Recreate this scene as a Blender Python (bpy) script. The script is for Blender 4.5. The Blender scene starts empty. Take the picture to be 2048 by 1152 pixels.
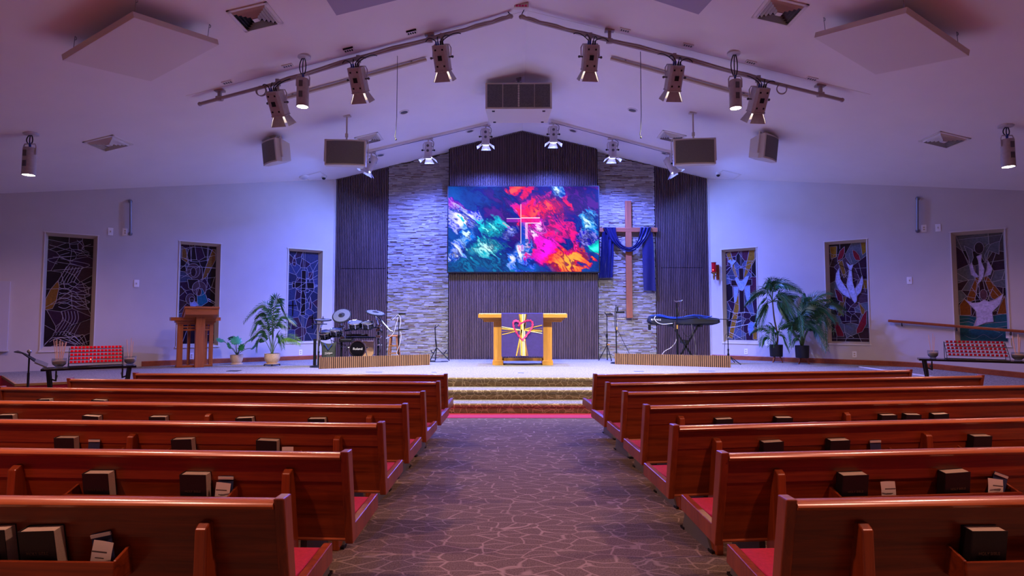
import bpy, bmesh, math, random
from mathutils import Vector, Matrix
SC = bpy.context.scene
COL = SC.collection
PI = math.pi
random.seed(7)
# ------------------------------------------------------------------ camera, world, exposure
FPX, EYE = 1150.0, 1.6
TH, PSI = math.atan(64/FPX), math.atan(6/FPX)
cd = bpy.data.cameras.new('camera')
cam = bpy.data.objects.new('camera', cd)
COL.objects.link(cam)
cam.location = (0, 0, EYE)
cam.rotation_euler = (PI/2+TH, 0, PSI)
cd.sensor_width = 36
cd.lens = FPX*36/2048
cd.clip_start = .05
SC.camera = cam
w = bpy.data.worlds.new('world'); SC.world = w
w.use_nodes = True
w.node_tree.nodes['Background'].inputs[0].default_value = (.02, .015, .03, 1)
w.node_tree.nodes['Background'].inputs[1].default_value = 1
SC.view_settings.view_transform = 'Standard'
SC.view_settings.look = 'None'
SC.view_settings.gamma = 1
SC.view_settings.use_curve_mapping = False
SC.view_settings.exposure = 0.0
# lamp strengths (watts) and colours, used by the lamp builders below
LAMPS = {   # group: (watts per lamp, colour)
    'front_in': (1150, (1, 0.98, 0.62)),
    'front_out': (1500, (0.62, 0.58, 1)),
    'rear_in': (2600, (0.11, 0.16, 1)),
    'rear_out': (540, (0.13, 0.24, 1)),
    'pend_stage': (430, (1, 0.68, 0.45)),
    'pend_side': (170, (1, 0.5, 0.42)),
    'pend_near': (620, (1, 0.53, 0.43)),
    'pend_back': (740, (1, 0.42, 0.3)),}
SCREEN_E = 1.25

# ------------------------------------------------------------------ the room's measures, and finding points in it
ZR, SL, XR = 6.92, .245, .21          # ridge height, ceiling slope, ridge x
ZP = .52                              # platform height
YC, YS = 15.88, 16.22                 # centre wall and stage side walls
MF = .78                              # flare of the side walls
CLX, CRX = -5.10, 5.47                # where the side walls meet the stage wall
RM = Matrix.Rotation(PSI, 3, 'Z') @ Matrix.Rotation(PI/2+TH, 3, 'X')
EYEV = Vector((0, 0, EYE))
def ray(px, py):
    v = RM @ Vector((px-1024, 576-py, -FPX)); return v/v.y
def at(px, py, y): return EYEV+ray(px, py)*y
def onz(px, py, z):
    v = ray(px, py); return EYEV+v*((z-EYE)/v.z)
def ceilz(x): return ZR-SL*abs(x-XR)
def ceil(px, py, drop=0):
    v = ray(px, py); s = 1 if px > 1043 else -1
    d = (ZR-drop+SL*s*XR-EYE)/(v.z+SL*s*v.x); return EYEV+v*d
WL_D, WR_D = Vector((1, MF, 0)).normalized(), Vector((1, -MF, 0)).normalized()   # along the wall, left to right
WL_N, WR_N = Vector((MF, -1, 0)).normalized(), Vector((-MF, -1, 0)).normalized() # into the room
WL_O, WR_O = Vector((CLX, YS, 0)), Vector((CRX, YS, 0))
def wall(side, px, py, off=0):
    n, o = (WL_N, WL_O) if side < 0 else (WR_N, WR_O)
    v = ray(px, py); o = o+n*off
    return EYEV+v*(n.dot(o-EYEV)/n.dot(v))
def cframe(p):
    a = math.atan(SL)*(1 if p.x < XR else -1)
    return Matrix.Translation(p) @ Matrix.Rotation(-a, 4, 'Y')
def wframe(side, p):
    x, n = (WL_D, WL_N) if side < 0 else (WR_D, WR_N)
    m = Matrix((x, -n, Vector((0, 0, 1)))).transposed().to_4x4()   # local -Y faces the room
    m.translation = p; return m

# ------------------------------------------------------------------ materials
def lin(c):
    f = lambda u: u/12.92 if u <= .04045 else ((u+.055)/1.055)**2.4
    if isinstance(c, str): c = [int(c[i:i+2], 16)/255 for i in (1, 3, 5)]
    return tuple(f(u) for u in c)+(1,)
class NT:
    def __init__(s, name):
        s.m = bpy.data.materials.new(name); s.m.use_nodes = True
        s.t = s.m.node_tree; s.b = s.t.nodes['Principled BSDF']
    def n(s, typ, ins=None, **kw):
        k = s.t.nodes.new(typ)
        for a, v in kw.items(): setattr(k, a, v)
        for i, v in (ins or {}).items(): s.put(k.inputs[i], v)
        return k
    def put(s, sock, v):
        if hasattr(v, 'is_linked'): s.t.links.new(v, sock)
        elif hasattr(v, 'outputs'): s.t.links.new(v.outputs[0], sock)
        else:
            if sock.type == 'RGBA' and isinstance(v, (int, float)): v = (v, v, v, 1)
            sock.default_value = v
    def math(s, op, a, b=0, c=0, clamp=False):
        return s.n('ShaderNodeMath', {0: a, 1: b, 2: c}, operation=op, use_clamp=clamp).outputs[0]
    def mix(s, f, a, b, typ='MIX'):
        k = s.n('ShaderNodeMix', data_type='RGBA', blend_type=typ)
        s.put(k.inputs[0], f); s.put(k.inputs[6], a); s.put(k.inputs[7], b)
        return k.outputs[2]
    def coord(s, scale=(1, 1, 1), rot=(0, 0, 0)):
        tc = s.n('ShaderNodeTexCoord')
        return s.n('ShaderNodeMapping', {0: tc.outputs['Object'], 2: rot, 3: scale}).outputs[0]
    def ramp(s, f, stops):
        k = s.n('ShaderNodeValToRGB', {0: f}); e = k.color_ramp.elements
        e[0].position, e[0].color = stops[0]; e[1].position, e[1].color = stops[-1]
        for p, c in stops[1:-1]:
            q = e.new(p); q.color = c
        return k.outputs[0]
    def noise(s, vec, scale, detail=3, rough=.5, dist=0):
        return s.n('ShaderNodeTexNoise', {'Vector': vec, 'Scale': scale, 'Detail': detail, 'Roughness': rough, 'Distortion': dist})
    def bump(s, h, strength, dist=.01):
        s.put(s.b.inputs['Normal'], s.n('ShaderNodeBump', {'Height': h, 'Strength': strength, 'Distance': dist}).outputs[0])
def pm(name, col, rough=.5, metal=0, var=0, vs=6, bump=0, bs=80, emit=0, ecol=None, alpha=None, trans=0):
    k = NT(name); c = lin(col)
    k.b.inputs['Roughness'].default_value = rough
    k.b.inputs['Metallic'].default_value = metal
    k.b.inputs['Base Color'].default_value = c
    if var or bump:
        v = k.coord()
    if var:
        nz = k.noise(v, vs, 4)
        lo = tuple(x*(1-var) for x in c[:3])+(1,); hi = tuple(min(1, x*(1+var)) for x in c[:3])+(1,)
        k.put(k.b.inputs['Base Color'], k.ramp(nz.outputs[0], [(.3, lo), (.7, hi)]))
    if bump: k.bump(k.noise(v, bs, 3).outputs[0], bump)
    if emit:
        k.b.inputs['Emission Color'].default_value = lin(ecol or col)
        k.b.inputs['Emission Strength'].default_value = emit
    if trans: k.b.inputs['Transmission Weight'].default_value = trans
    return k.m
def wood(name, a, b, axis=0, rough=.35, fine=34, coat=0):
    k = NT(name)
    sc = [fine*.8]*3; sc[axis] = 1.3
    v = k.coord(tuple(sc))
    n1 = k.noise(v, 1.0, 6, .62, 1.3)
    sc2 = [7]*3; sc2[axis] = .5
    n2 = k.noise(k.coord(tuple(sc2)), 1.0, 3, .5, .6)
    f = k.math('ADD', k.math('MULTIPLY', n1.outputs[0], .6), k.math('MULTIPLY', n2.outputs[0], .4))
    k.put(k.b.inputs['Base Color'], k.ramp(f, [(.34, lin(a)), (.66, lin(b))]))
    k.b.inputs['Roughness'].default_value = rough
    if coat: k.b.inputs['Coat Weight'].default_value = coat; k.b.inputs['Coat Roughness'].default_value = .18
    k.bump(n1.outputs[0], .12, .003)
    return k.m
def carpet(name, base, base2, line, scale, lw, noise_s=90, lines=True):
    k = NT(name)
    v = k.coord()
    fine = k.noise(v, noise_s, 2, .7)
    col = k.ramp(fine.outputs[0], [(.35, lin(base)), (.68, lin(base2))])
    if lines:
        w1 = k.noise(v, 2.6, 2)
        wv = k.n('ShaderNodeVectorMath', {0: w1.outputs[1], 1: (.5, .5, .5)}, operation='SUBTRACT')
        wv = k.n('ShaderNodeVectorMath', {0: wv.outputs[0], 3: .16}, operation='SCALE')
        p = k.n('ShaderNodeVectorMath', {0: v, 1: wv.outputs[0]}, operation='ADD')
        p = k.n('ShaderNodeMapping', {0: p.outputs[0], 3: scale})
        vo = k.n('ShaderNodeTexVoronoi', {'Vector': p.outputs[0], 'Scale': 1.0}, feature='DISTANCE_TO_EDGE')
        ln = k.ramp(vo.outputs[0], [(0, (1, 1, 1, 1)), (lw, (.8, .8, .8, 1)), (lw*2.2, (0, 0, 0, 1))])
        ln = k.math('MULTIPLY', ln, k.math('ADD', .35, k.math('MULTIPLY', k.noise(v, 1.7, 1).outputs[0], .9)), clamp=True)
        col = k.mix(ln, col, lin(line))
    k.put(k.b.inputs['Base Color'], col)
    k.b.inputs['Roughness'].default_value = .95
    k.b.inputs['Specular IOR Level'].default_value = .1
    k.bump(fine.outputs[0], .5, .006)
    return k.m
M = {}
M['plaster'] = pm('plaster', '#c9c0b9', .85, var=.03, vs=2, bump=.06, bs=160)
M['ceilpaint'] = pm('ceiling_paint', '#ebe5e0', .9, var=.02, vs=1.5, bump=.05, bs=120)
M['white'] = pm('white_paint', '#ddd6cc', .5)
M['plate'] = pm('white_plastic', '#f6f4f1', .4)
M['trimwhite'] = pm('window_trim_paint', '#c3b49c', .55)
M['pew'] = wood('pew_oak', '#5f240d', '#9a451a', 0, .33, 30, .2)
M['pewz'] = wood('pew_oak_upright', '#5f240d', '#9a451a', 2, .36, 30, .2)
M['pewcap_lit'] = wood('pew_cap_oak_lit', '#8a4424', '#bb6a3c', 0, .26, 30, .4)  # lighter copy of the pew oak, light on the caps put into the colour
M['cushion'] = pm('cushion_fabric', '#a3123a', .9, var=.15, vs=60, bump=.3, bs=300)
M['base'] = wood('baseboard_oak', '#7d3b20', '#a85632', 0, .4)
M['lect'] = wood('lectern_oak', '#8a4420', '#b8662f', 2, .42)
M['lecth'] = wood('lectern_oak_flat', '#8a4420', '#b8662f', 0, .4)
M['altar'] = wood('altar_oak', '#b0742e', '#d89c48', 2, .4)
M['altarh'] = wood('altar_oak_flat', '#b0742e', '#d89c48', 0, .38)
M['cross'] = wood('cross_oak', '#8c4a2c', '#b4673c', 2, .5)
M['crossh'] = wood('cross_oak_arm', '#8c4a2c', '#b4673c', 0, .5)
M['rail'] = wood('handrail_oak', '#7c3a1c', '#a9572b', 0, .35)
M['slat'] = wood('walnut_slat', '#4b383a', '#72595c', 2, .5, 26)
M['slatbox'] = wood('oak_slat', '#80583a', '#a87c56', 2, .5, 26)
M['slatback'] = pm('slat_felt', '#140f14', .95)
M['stool'] = wood('stool_wood', '#a55f2a', '#cf8846', 2, .4)
M['black'] = pm('black_metal', '#141416', .45, .3)
M['blackm'] = pm('black_matte', '#101014', .85, var=.2, vs=30)
M['gloss'] = pm('black_lacquer', '#0b0b10', .2)
M['chrome'] = pm('chrome', '#c9ccd4', .18, 1)
M['steel'] = pm('grey_metal', '#8e9096', .4, .6)
M['grey'] = pm('grey_paint', '#5c5a5c', .6)
M['lampbody'] = pm('lamp_housing', '#b3a9a4', .5, var=.08, vs=20)
M['lampside'] = pm('lamp_side', '#c9c4c6', .45)
M['pipe'] = pm('pipe_paint', '#a59a96', .55)
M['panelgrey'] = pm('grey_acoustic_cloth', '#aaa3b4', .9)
M['cablek'] = pm('black_cable', '#17151b', .6)
M['blue'] = pm('blue_connector', '#1c3f9c', .4)
M['spk'] = pm('speaker_housing', '#cdc4b6', .55)
M['stonegap'] = pm('stone_backing', '#3d3a3d', .95)
M['pot'] = pm('cream_glazed_pot', '#d9b98a', .45, var=.12, vs=40)
M['soil'] = pm('potting_soil', '#171210', .95, var=.4, vs=60)
M['potk'] = pm('black_planter', '#17171c', .5, var=.1, vs=20)
M['leaf'] = pm('palm_leaf', '#2c5a35', .4, var=.35, vs=9)
M['leafl'] = pm('fresh_palm_leaf', '#6a9a3c', .4, var=.25, vs=9)
M['leafm'] = pm('monstera_leaf', '#2b8048', .32, var=.3, vs=14)
M['stem'] = pm('leaf_stem', '#55713d', .5, var=.2, vs=14)
M['trunk'] = pm('palm_trunk', '#5b4a33', .8, var=.4, vs=30, bump=.5, bs=50)
M['drape'] = pm('blue_satin', '#212350', .32, var=.1, vs=12)
M['runner'] = pm('purple_cloth', '#3a2a78', .8, var=.1, vs=14, bump=.2, bs=16)
M['gold'] = pm('gold_thread', '#d9a545', .45, var=.2, vs=30)
M['cream'] = pm('cream_thread', '#ece0b8', .5)
M['brown'] = pm('bronze_thread', '#8a5f45', .6)
M['pink'] = pm('pink_felt', '#e0357f', .8, var=.25, vs=40)
M['paper'] = pm('page_edges', '#bdb4a4', .8, var=.06, vs=120)
M['cover'] = pm('black_book_cover', '#120e14', .55, var=.3, vs=160)
M['card'] = pm('white_card', '#d5cfc8', .7)
M['navy'] = pm('navy_card', '#27345c', .6)
M['foil'] = pm('dull_foil', '#5a4436', .5)
M['redglass'] = pm('red_glass', '#b0061c', .25, emit=.04, ecol='#ff1028')
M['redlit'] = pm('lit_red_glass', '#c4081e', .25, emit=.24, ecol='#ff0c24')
M['flame'] = pm('flame', '#ff5040', .4, emit=6, ecol='#ff5a40')
M['wax'] = pm('candle_wax', '#d8cdbd', .6)
M['taper'] = pm('wax_taper', '#e2b490', .55)
M['sand'] = pm('sand', '#b89a72', .95, var=.25, vs=120)
M['clear'] = pm('clear_glass', '#d8dde0', .05, trans=.92)
M['tape'] = pm('blue_tape', '#2a49b8', .6)
M['redcarpet'] = pm('red_carpet', '#b32848', .95, var=.15, vs=90)
M['tan'] = pm('tan_edge', '#a07a52', .7)
M['card_box'] = pm('cardboard', '#b98c5c', .85, var=.08, vs=20)
M['bag'] = pm('canvas_bag', '#3a4038', .85, var=.3, vs=18, bump=.4, bs=30)
M['silver'] = pm('grey_pad', '#5a5d66', .7)
M['white_cable'] = pm('white_cable', '#d8d6dc', .5)
M['brass'] = pm('brass', '#b98a4a', .3, .9)
M['lens'] = pm('lens_white', '#ffffff', .3, emit=26, ecol='#fff6ea')
M['lensb'] = pm('lens_blue', '#ffffff', .3, emit=22, ecol='#c8d4ff')
M['board'] = pm('whiteboard', '#c3bfc8', .35)
M['came'] = pm('lead_came', '#a7a3ae', .4, .35)
M['aisle'] = carpet('aisle_carpet', '#5c4c44', '#7c6c60', '#a08c80', (4.6, 9.5, 9.5), .02)
M['steps'] = carpet('step_carpet', '#85755a', '#ad9874', '#e6d5ac', (8.5, 9, 12), .03)
M['stage'] = carpet('stage_carpet', '#6f6a68', '#a8a19c', '#a79d8c', (9, 4, 5), .04, 42, False)
def grille_mat(name, base, dot, sc):
    k = NT(name)
    v = k.coord((sc, sc, sc))
    vo = k.n('ShaderNodeTexVoronoi', {'Vector': v, 'Scale': 1.0, 'Randomness': .15}, feature='F1')
    k.put(k.b.inputs['Base Color'], k.ramp(vo.outputs[0], [(.25, lin(base)), (.5, lin(dot))]))
    k.b.inputs['Roughness'].default_value = .6
    return k.m
M['grille'] = pm('speaker_grille', '#6e6a66', .8, var=.1, vs=60)
M['mesh'] = grille_mat('perforated_grille', '#25262c', '#6b6664', 34)
def stone_mat():
    k = NT('ledger_stone')
    at_ = k.n('ShaderNodeAttribute', attribute_name='tone')
    v = k.coord((1, 1, 2.5))
    nz = k.noise(v, 16, 5, .6)
    f = k.math('ADD', k.math('MULTIPLY', at_.outputs['Fac'], .72), k.math('MULTIPLY', nz.outputs[0], .28))
    k.put(k.b.inputs['Base Color'], k.ramp(f, [(.1, lin('#7c5448')), (.2, lin('#857a72')), (.45, lin('#968f8b')), (.8, lin('#b0aaa5')), (1, lin('#c6c0b8'))]))
    k.b.inputs['Roughness'].default_value = .85
    k.bump(nz.outputs[0], .7, .02)
    return k.m
M['stone'] = stone_mat()

# ------------------------------------------------------------------ mesh helpers
class MB:
    def __init__(s): s.v, s.f, s.mi, s.sm = [], [], [], []
    def add(s, vs, fs, m=0, smooth=False, X=None):
        o = len(s.v)
        s.v += [tuple(X @ Vector(p)) if X else tuple(p) for p in vs]
        s.f += [tuple(i+o for i in f) for f in fs]
        s.mi += [m]*len(fs); s.sm += [smooth]*len(fs); return s
    def box(s, x0, x1, y0, y1, z0, z1, m=0, X=None):
        vs = [(x, y, z) for z in (z0, z1) for y in (y0, y1) for x in (x0, x1)]
        return s.add(vs, [(0, 2, 3, 1), (4, 5, 7, 6), (0, 1, 5, 4), (2, 6, 7, 3), (0, 4, 6, 2), (1, 3, 7, 5)], m, False, X)
    def cbox(s, c, d, m=0, X=None):
        return s.box(c[0]-d[0]/2, c[0]+d[0]/2, c[1]-d[1]/2, c[1]+d[1]/2, c[2]-d[2]/2, c[2]+d[2]/2, m, X)
    def tube(s, pts, r, n=8, m=0, X=None, cap=True, flat=1):
        pts = [Vector(p) for p in pts]
        rs = r if isinstance(r, (list, tuple)) else [r]*len(pts)
        vs, fs, up = [], [], None
        for i, p in enumerate(pts):
            t = (pts[min(i+1, len(pts)-1)]-pts[max(i-1, 0)]).normalized()
            if up is None: up = t.orthogonal().normalized()
            else:
                up = up-t*up.dot(t)
                up = up.normalized() if up.length > 1e-6 else t.orthogonal().normalized()
            b = t.cross(up)
            for k in range(n):
                a = 2*PI*k/n; vs.append(p+(up*math.cos(a)+b*math.sin(a)*flat)*rs[i])
        for i in range(len(pts)-1):
            for k in range(n):
                a, b2 = i*n+k, i*n+(k+1) % n; fs.append((a, b2, b2+n, a+n))
        if cap:
            fs.append(tuple(range(n))[::-1]); fs.append(tuple(range((len(pts)-1)*n, len(pts)*n)))
        return s.add(vs, fs, m, n > 5, X)
    def cyl(s, p, q, r, r2=None, n=16, m=0, X=None): return s.tube([p, q], [r, r if r2 is None else r2], n, m, X)
    def bar(s, p, q, w, h=None, m=0, X=None):       # square bar between two points
        h = h or w; p, q = Vector(p), Vector(q); t = (q-p).normalized()
        a = t.cross(Vector((0, 0, 1))) if abs(t.z) < .95 else t.cross(Vector((0, 1, 0)))
        a.normalize(); b = a.cross(t)
        vs = [e+a*w/2*i+b*h/2*j for e in (p, q) for i, j in ((-1, -1), (1, -1), (1, 1), (-1, 1))]
        return s.add(vs, [(0, 1, 2, 3), (7, 6, 5, 4), (0, 4, 5, 1), (1, 5, 6, 2), (2, 6, 7, 3), (3, 7, 4, 0)], m, False, X)
    def lathe(s, prof, n=24, m=0, X=None):
        vs, fs = [], []
        for r, z in prof:
            for k in range(n):
                a = 2*PI*k/n; vs.append((max(r, 1e-4)*math.cos(a), max(r, 1e-4)*math.sin(a), z))
        for i in range(len(prof)-1):
            for k in range(n):
                a, b = i*n+k, i*n+(k+1) % n; fs.append((a, b, b+n, a+n))
        L = len(prof)-1; a0, a1 = prof[0][0] > 1e-3, prof[-1][0] > 1e-3
        if a0 and a1: fs += [(L*n+k, L*n+(k+1) % n, (k+1) % n, k) for k in range(n)]     # a ring: close the profile
        else:
            if not a0: fs.append(tuple(range(n))[::-1])
            if not a1: fs.append(tuple(range(L*n, L*n+n)))
        return s.add(vs, fs, m, True, X)
    def prism(s, poly, a0, a1, axis='y', m=0, X=None):
        mk = {'y': lambda p, a: (p[0], a, p[1]), 'x': lambda p, a: (a, p[0], p[1]), 'z': lambda p, a: (p[0], p[1], a)}[axis]
        n = len(poly)
        vs = [mk(p, a0) for p in poly]+[mk(p, a1) for p in poly]
        fs = [tuple(range(n)), tuple(range(n, 2*n))[::-1]]+[(i, i+n, (i+1) % n+n, (i+1) % n) for i in range(n)]
        return s.add(vs, fs, m, False, X)
    def sph(s, c, r, m=0, n=12, X=None, sq=(1, 1, 1)):
        prof = [(math.cos(a)*r, math.sin(a)*r) for a in [(-.5+i/8)*PI for i in range(9)]]
        T = Matrix.Translation(Vector(c)) @ Matrix.Diagonal((*sq, 1))
        return s.lathe(prof, n, m, (X @ T) if X else T)
    def sheet(s, rows, th=0, m=0, smooth=True):     # grid of points; th gives it thickness along its normal
        nr, nc = len(rows), len(rows[0]); vs = [Vector(p) for r in rows for p in r]
        if not th:
            return s.add(vs, [(i*nc+j, i*nc+j+1, (i+1)*nc+j+1, (i+1)*nc+j) for i in range(nr-1) for j in range(nc-1)], m, smooth)
        nv = []
        for i in range(nr):
            for j in range(nc):
                a = vs[min(i+1, nr-1)*nc+j]-vs[max(i-1, 0)*nc+j]; b = vs[i*nc+min(j+1, nc-1)]-vs[i*nc+max(j-1, 0)]
                q = a.cross(b); nv.append(vs[i*nc+j]+(q.normalized() if q.length > 1e-9 else Vector((0, 1, 0)))*th)
        N = nr*nc; fs = []
        for i in range(nr-1):
            for j in range(nc-1):
                q = (i*nc+j, i*nc+j+1, (i+1)*nc+j+1, (i+1)*nc+j); fs += [q, tuple(k+N for k in q[::-1])]
        for i in range(nr-1):
            for j in (0, nc-1):
                a, b = i*nc+j, (i+1)*nc+j; fs.append((a, b, b+N, a+N))
        for j in range(nc-1):
            for i in (0, nr-1):
                a, b = i*nc+j, i*nc+j+1; fs.append((a, b, b+N, a+N))
        return s.add(vs+nv, fs, m, smooth)
    def build(s, name, mats, parent=None, bev=0, world=False, recalc=True, kind=None, label=None, ang=40):
        me = bpy.data.meshes.new(name)
        vs = s.v
        if world and parent is not None:
            inv = RT[parent.name].inverted(); vs = [tuple(inv @ Vector(p)) for p in vs]
        me.from_pydata(vs, [], s.f); me.update()
        if recalc:
            bm = bmesh.new(); bm.from_mesh(me)
            bmesh.ops.recalc_face_normals(bm, faces=bm.faces)
            bm.to_mesh(me); bm.free()
        if not isinstance(mats, (list, tuple)): mats = [mats]
        for q in mats: me.materials.append(M[q] if isinstance(q, str) else q)
        me.polygons.foreach_set('material_index', s.mi)
        me.polygons.foreach_set('use_smooth', s.sm)
        if any(s.sm): me.set_sharp_from_angle(angle=math.radians(ang))
        o = bpy.data.objects.new(name, me); COL.objects.link(o)
        if parent is not None:
            o.parent = parent; RT[o.name] = RT[parent.name]
        else: RT[o.name] = Matrix()
        if bev:
            b = o.modifiers.new('edge', 'BEVEL'); b.width = bev; b.segments = 2; b.limit_method = 'ANGLE'; b.angle_limit = math.radians(40)
        if kind: o['kind'] = kind
        if label: o['label'] = label
        return o
RT = {}
def tag(o, label, cat, group=None, kind=None):
    o['label'] = label; o['category'] = cat
    if group: o['group'] = group
    if kind: o['kind'] = kind
    return o
def thing(name, label, cat, loc=(0, 0, 0), rotz=0, group=None, mat=None):
    o = bpy.data.objects.new(name, None); o.empty_display_size = .1; COL.objects.link(o)
    m = mat if mat is not None else Matrix.Translation(Vector(loc)) @ Matrix.Rotation(rotz, 4, 'Z')
    o.matrix_basis = m; RT[o.name] = m.copy()
    return tag(o, label, cat, group)
def kids(o): return [c for c in bpy.data.objects if c.parent is o]
def dup(o, mat, label, group=None):
    r = o.copy(); COL.objects.link(r); r.matrix_basis = mat; RT[r.name] = mat.copy(); r['label'] = label
    if group: r['group'] = group
    for c in kids(o):
        k = c.copy(); COL.objects.link(k); k.parent = r
        for g in kids(c):
            q = g.copy(); COL.objects.link(q); q.parent = k
    return r
def struct(name, mb, mats, label=None, cat=None, parent=None, **kw):
    o = mb.build(name, mats, parent, **kw)
    if parent is None:
        o['kind'] = 'structure'
        if label: o['label'] = label
        if cat: o['category'] = cat
    return o
def lettering(name, txt, size, mat, parent, X, world=True, depth=.002):
    cu = bpy.data.curves.new(name, 'FONT'); cu.body = txt; cu.size = size; cu.extrude = depth
    cu.align_x = 'CENTER'; cu.align_y = 'CENTER'; cu.materials.append(M[mat])
    tmp = bpy.data.objects.new(name, cu); COL.objects.link(tmp)
    me = bpy.data.meshes.new_from_object(tmp.evaluated_get(bpy.context.evaluated_depsgraph_get()))
    bpy.data.objects.remove(tmp); bpy.data.curves.remove(cu); me.name = name
    o = bpy.data.objects.new(name, me); COL.objects.link(o); o.parent = parent
    o.matrix_basis = RT[parent.name].inverted() @ X if world else X
    return o
def spot(name, parent, loc, to, watts, col, ang=60, blend=.5, rad=.06):
    ld = bpy.data.lights.new(name, 'SPOT'); ld.energy = watts; ld.color = col
    ld.spot_size = math.radians(ang); ld.spot_blend = blend; ld.shadow_soft_size = rad
    o = bpy.data.objects.new(name, ld); COL.objects.link(o)
    d = (Vector(to)-Vector(loc)).normalized()
    m = d.to_track_quat('-Z', 'Y').to_matrix().to_4x4(); m.translation = Vector(loc)
    o.parent = parent; o.matrix_basis = RT[parent.name].inverted() @ m
    return o
def ordn(i): return ['first', 'second', 'third', 'fourth', 'fifth', 'sixth', 'seventh', 'eighth', 'ninth', 'tenth', 'eleventh', 'twelfth', 'thirteenth', 'fourteenth'][i]
def bez(p0, p1, p2, n=12):
    p0, p1, p2 = Vector(p0), Vector(p1), Vector(p2)
    return [p0*(1-t)**2+p1*2*t*(1-t)+p2*t*t for t in [i/n for i in range(n+1)]]
def catmull(P, n=6):
    P = [Vector(p) for p in P]; out = []
    for i in range(len(P)-1):
        a, b, c, d = P[max(i-1, 0)], P[i], P[i+1], P[min(i+2, len(P)-1)]
        for k in range(n):
            t = k/n; out.append(.5*((2*b)+(c-a)*t+(2*a-5*b+4*c-d)*t*t+(3*b-3*c+d-a)*t**3))
    return out+[P[-1]]
# ------------------------------------------------------------------ room shell
def wallpt(side, x): return Vector((x, YS+MF*(x-CLX), 0)) if side < 0 else Vector((x, YS-MF*(x-CRX), 0))
XF = 13.6                                      # where the flared walls turn and run back past the camera
aL, aR = wallpt(-1, -XF), wallpt(1, XF)
YB = -5.0
b = MB(); b.box(-XF-.3, XF+.3, YB-.3, 17.2, -.2, 0)
struct('floor', b, 'aisle', 'patterned brown carpet floor with wavy light lines', 'floor')
b = MB()
for s in (-1, 1):
    x1 = s*(XF+.4); vs = [(XR, YB-.3, ZR), (x1, YB-.3, ceilz(x1)), (x1, 17.3, ceilz(x1)), (XR, 17.3, ZR)]
    vs += [(x, y, z+.15) for x, y, z in vs]
    b.add(vs, [(0, 1, 2, 3), (4, 5, 6, 7), (0, 1, 5, 4), (1, 2, 6, 5), (2, 3, 7, 6), (3, 0, 4, 7)])
struct('ceiling', b, 'ceilpaint', 'off white gabled ceiling rising to a central ridge', 'ceiling', recalc=False)
# hairline drywall joint across the ceiling
b = MB()
for s in (-1, 1):
    x1 = XR+s*5.9
    b.bar((XR, 9.62, ZR-.0005), (x1, 9.72, ceilz(x1)-.0005), .007, .002)
struct('trim_1', b, 'trimwhite', 'thin drywall joint line across the ceiling', 'joint')
# side walls with window openings: window rectangles are measured on the wall
WIN = [  # side, outer l r t b, glass l r t b
    (-1, (86, 191, 468, 700), (92, 183, 475, 692)), (-1, (357, 439, 485, 692), (359, 430, 491, 687)),
    (-1, (575, 644, 499, 684), (577, 635, 504, 682)), (1, (1445, 1514, 497, 685), (1453, 1513, 502, 680)),
    (1, (1652, 1736, 481, 687), (1661, 1735, 487, 683)), (1, (1906, 2014, 461, 690), (1916, 2011, 468, 682))]
WREC = []
for side, o, g in WIN:
    D, O = (WL_D, WL_O) if side < 0 else (WR_D, WR_O)
    N = WL_N if side < 0 else WR_N
    def rect(q, off):
        my, mx = (q[2]+q[3])/2, (q[0]+q[1])/2
        l, r = wall(side, q[0], my, off), wall(side, q[1], my, off)
        t, bt = wall(side, mx, q[2], off), wall(side, mx, q[3], off)
        return (l-O).dot(D), (r-O).dot(D), bt.z, t.z
    WREC.append((side, rect(o, 0), rect(g, -.13)))
def side_wall(side, name):
    D, O, N = (WL_D, WL_O, WL_N) if side < 0 else (WR_D, WR_O, WR_N)
    far = aL if side < 0 else aR
    end = (far-O).dot(D)
    rs = sorted([r[1] for r in WREC if r[0] == side])
    us = sorted([0, end]+[u for r in rs for u in (r[0], r[1])])
    b = MB()
    def piece(u0, u1, z0, z1):
        P = [O+D*u0, O+D*u1]
        tops = [ceilz(p.x)+.05 if z1 is None else z1 for p in P]
        vs = [P[0]+Vector((0, 0, z0)), P[1]+Vector((0, 0, z0)), P[1]+Vector((0, 0, tops[1])), P[0]+Vector((0, 0, tops[0]))]
        vs += [v-N*.25 for v in vs]
        b.add(vs, [(0, 1, 2, 3), (4, 5, 6, 7), (0, 1, 5, 4), (1, 2, 6, 5), (2, 3, 7, 6), (3, 0, 4, 7)])
    for u0, u1 in zip(us[:-1], us[1:]):
        hit = [r for r in rs if abs(r[0]-u0) < 1e-6]
        if hit: piece(u0, u1, 0, hit[0][2]); piece(u0, u1, hit[0][3], None)
        else: piece(u0, u1, 0, None)
    x = side*XF
    y0 = far.y
    vs = [(x, YB, 0), (x, y0+.1, 0), (x, y0+.1, ceilz(x)+.05), (x, YB, ceilz(x)+.05)]
    vs += [(q[0]+side*.25, q[1], q[2]) for q in vs]
    b.add(vs, [(0, 1, 2, 3), (4, 5, 6, 7), (0, 1, 5, 4), (1, 2, 6, 5), (2, 3, 7, 6), (3, 0, 4, 7)])
    struct(name, b, 'plaster', 'off white plaster wall flaring out beside the stage', 'wall')
side_wall(-1, 'wall_left'); side_wall(1, 'wall_right')
def gable(b, x0, x1, y0, y1, z0, drop=0, m=0):
    P = [(x0, z0), (x1, z0), (x1, ceilz(x1)+drop)]+([(XR, ZR+drop)] if x0 < XR < x1 else [])+[(x0, ceilz(x0)+drop)]
    b.prism(P, y0, y1, 'y', m)
b = MB(); gable(b, -XF-.2, XF+.2, YB-.25, YB, 0, .05)
struct('wall_rear', b, 'plaster', 'rear wall behind the camera', 'wall')
b = MB(); gable(b, CLX-.3, CRX+.3, YS+.12, YS+.4, 0, .05)
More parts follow.
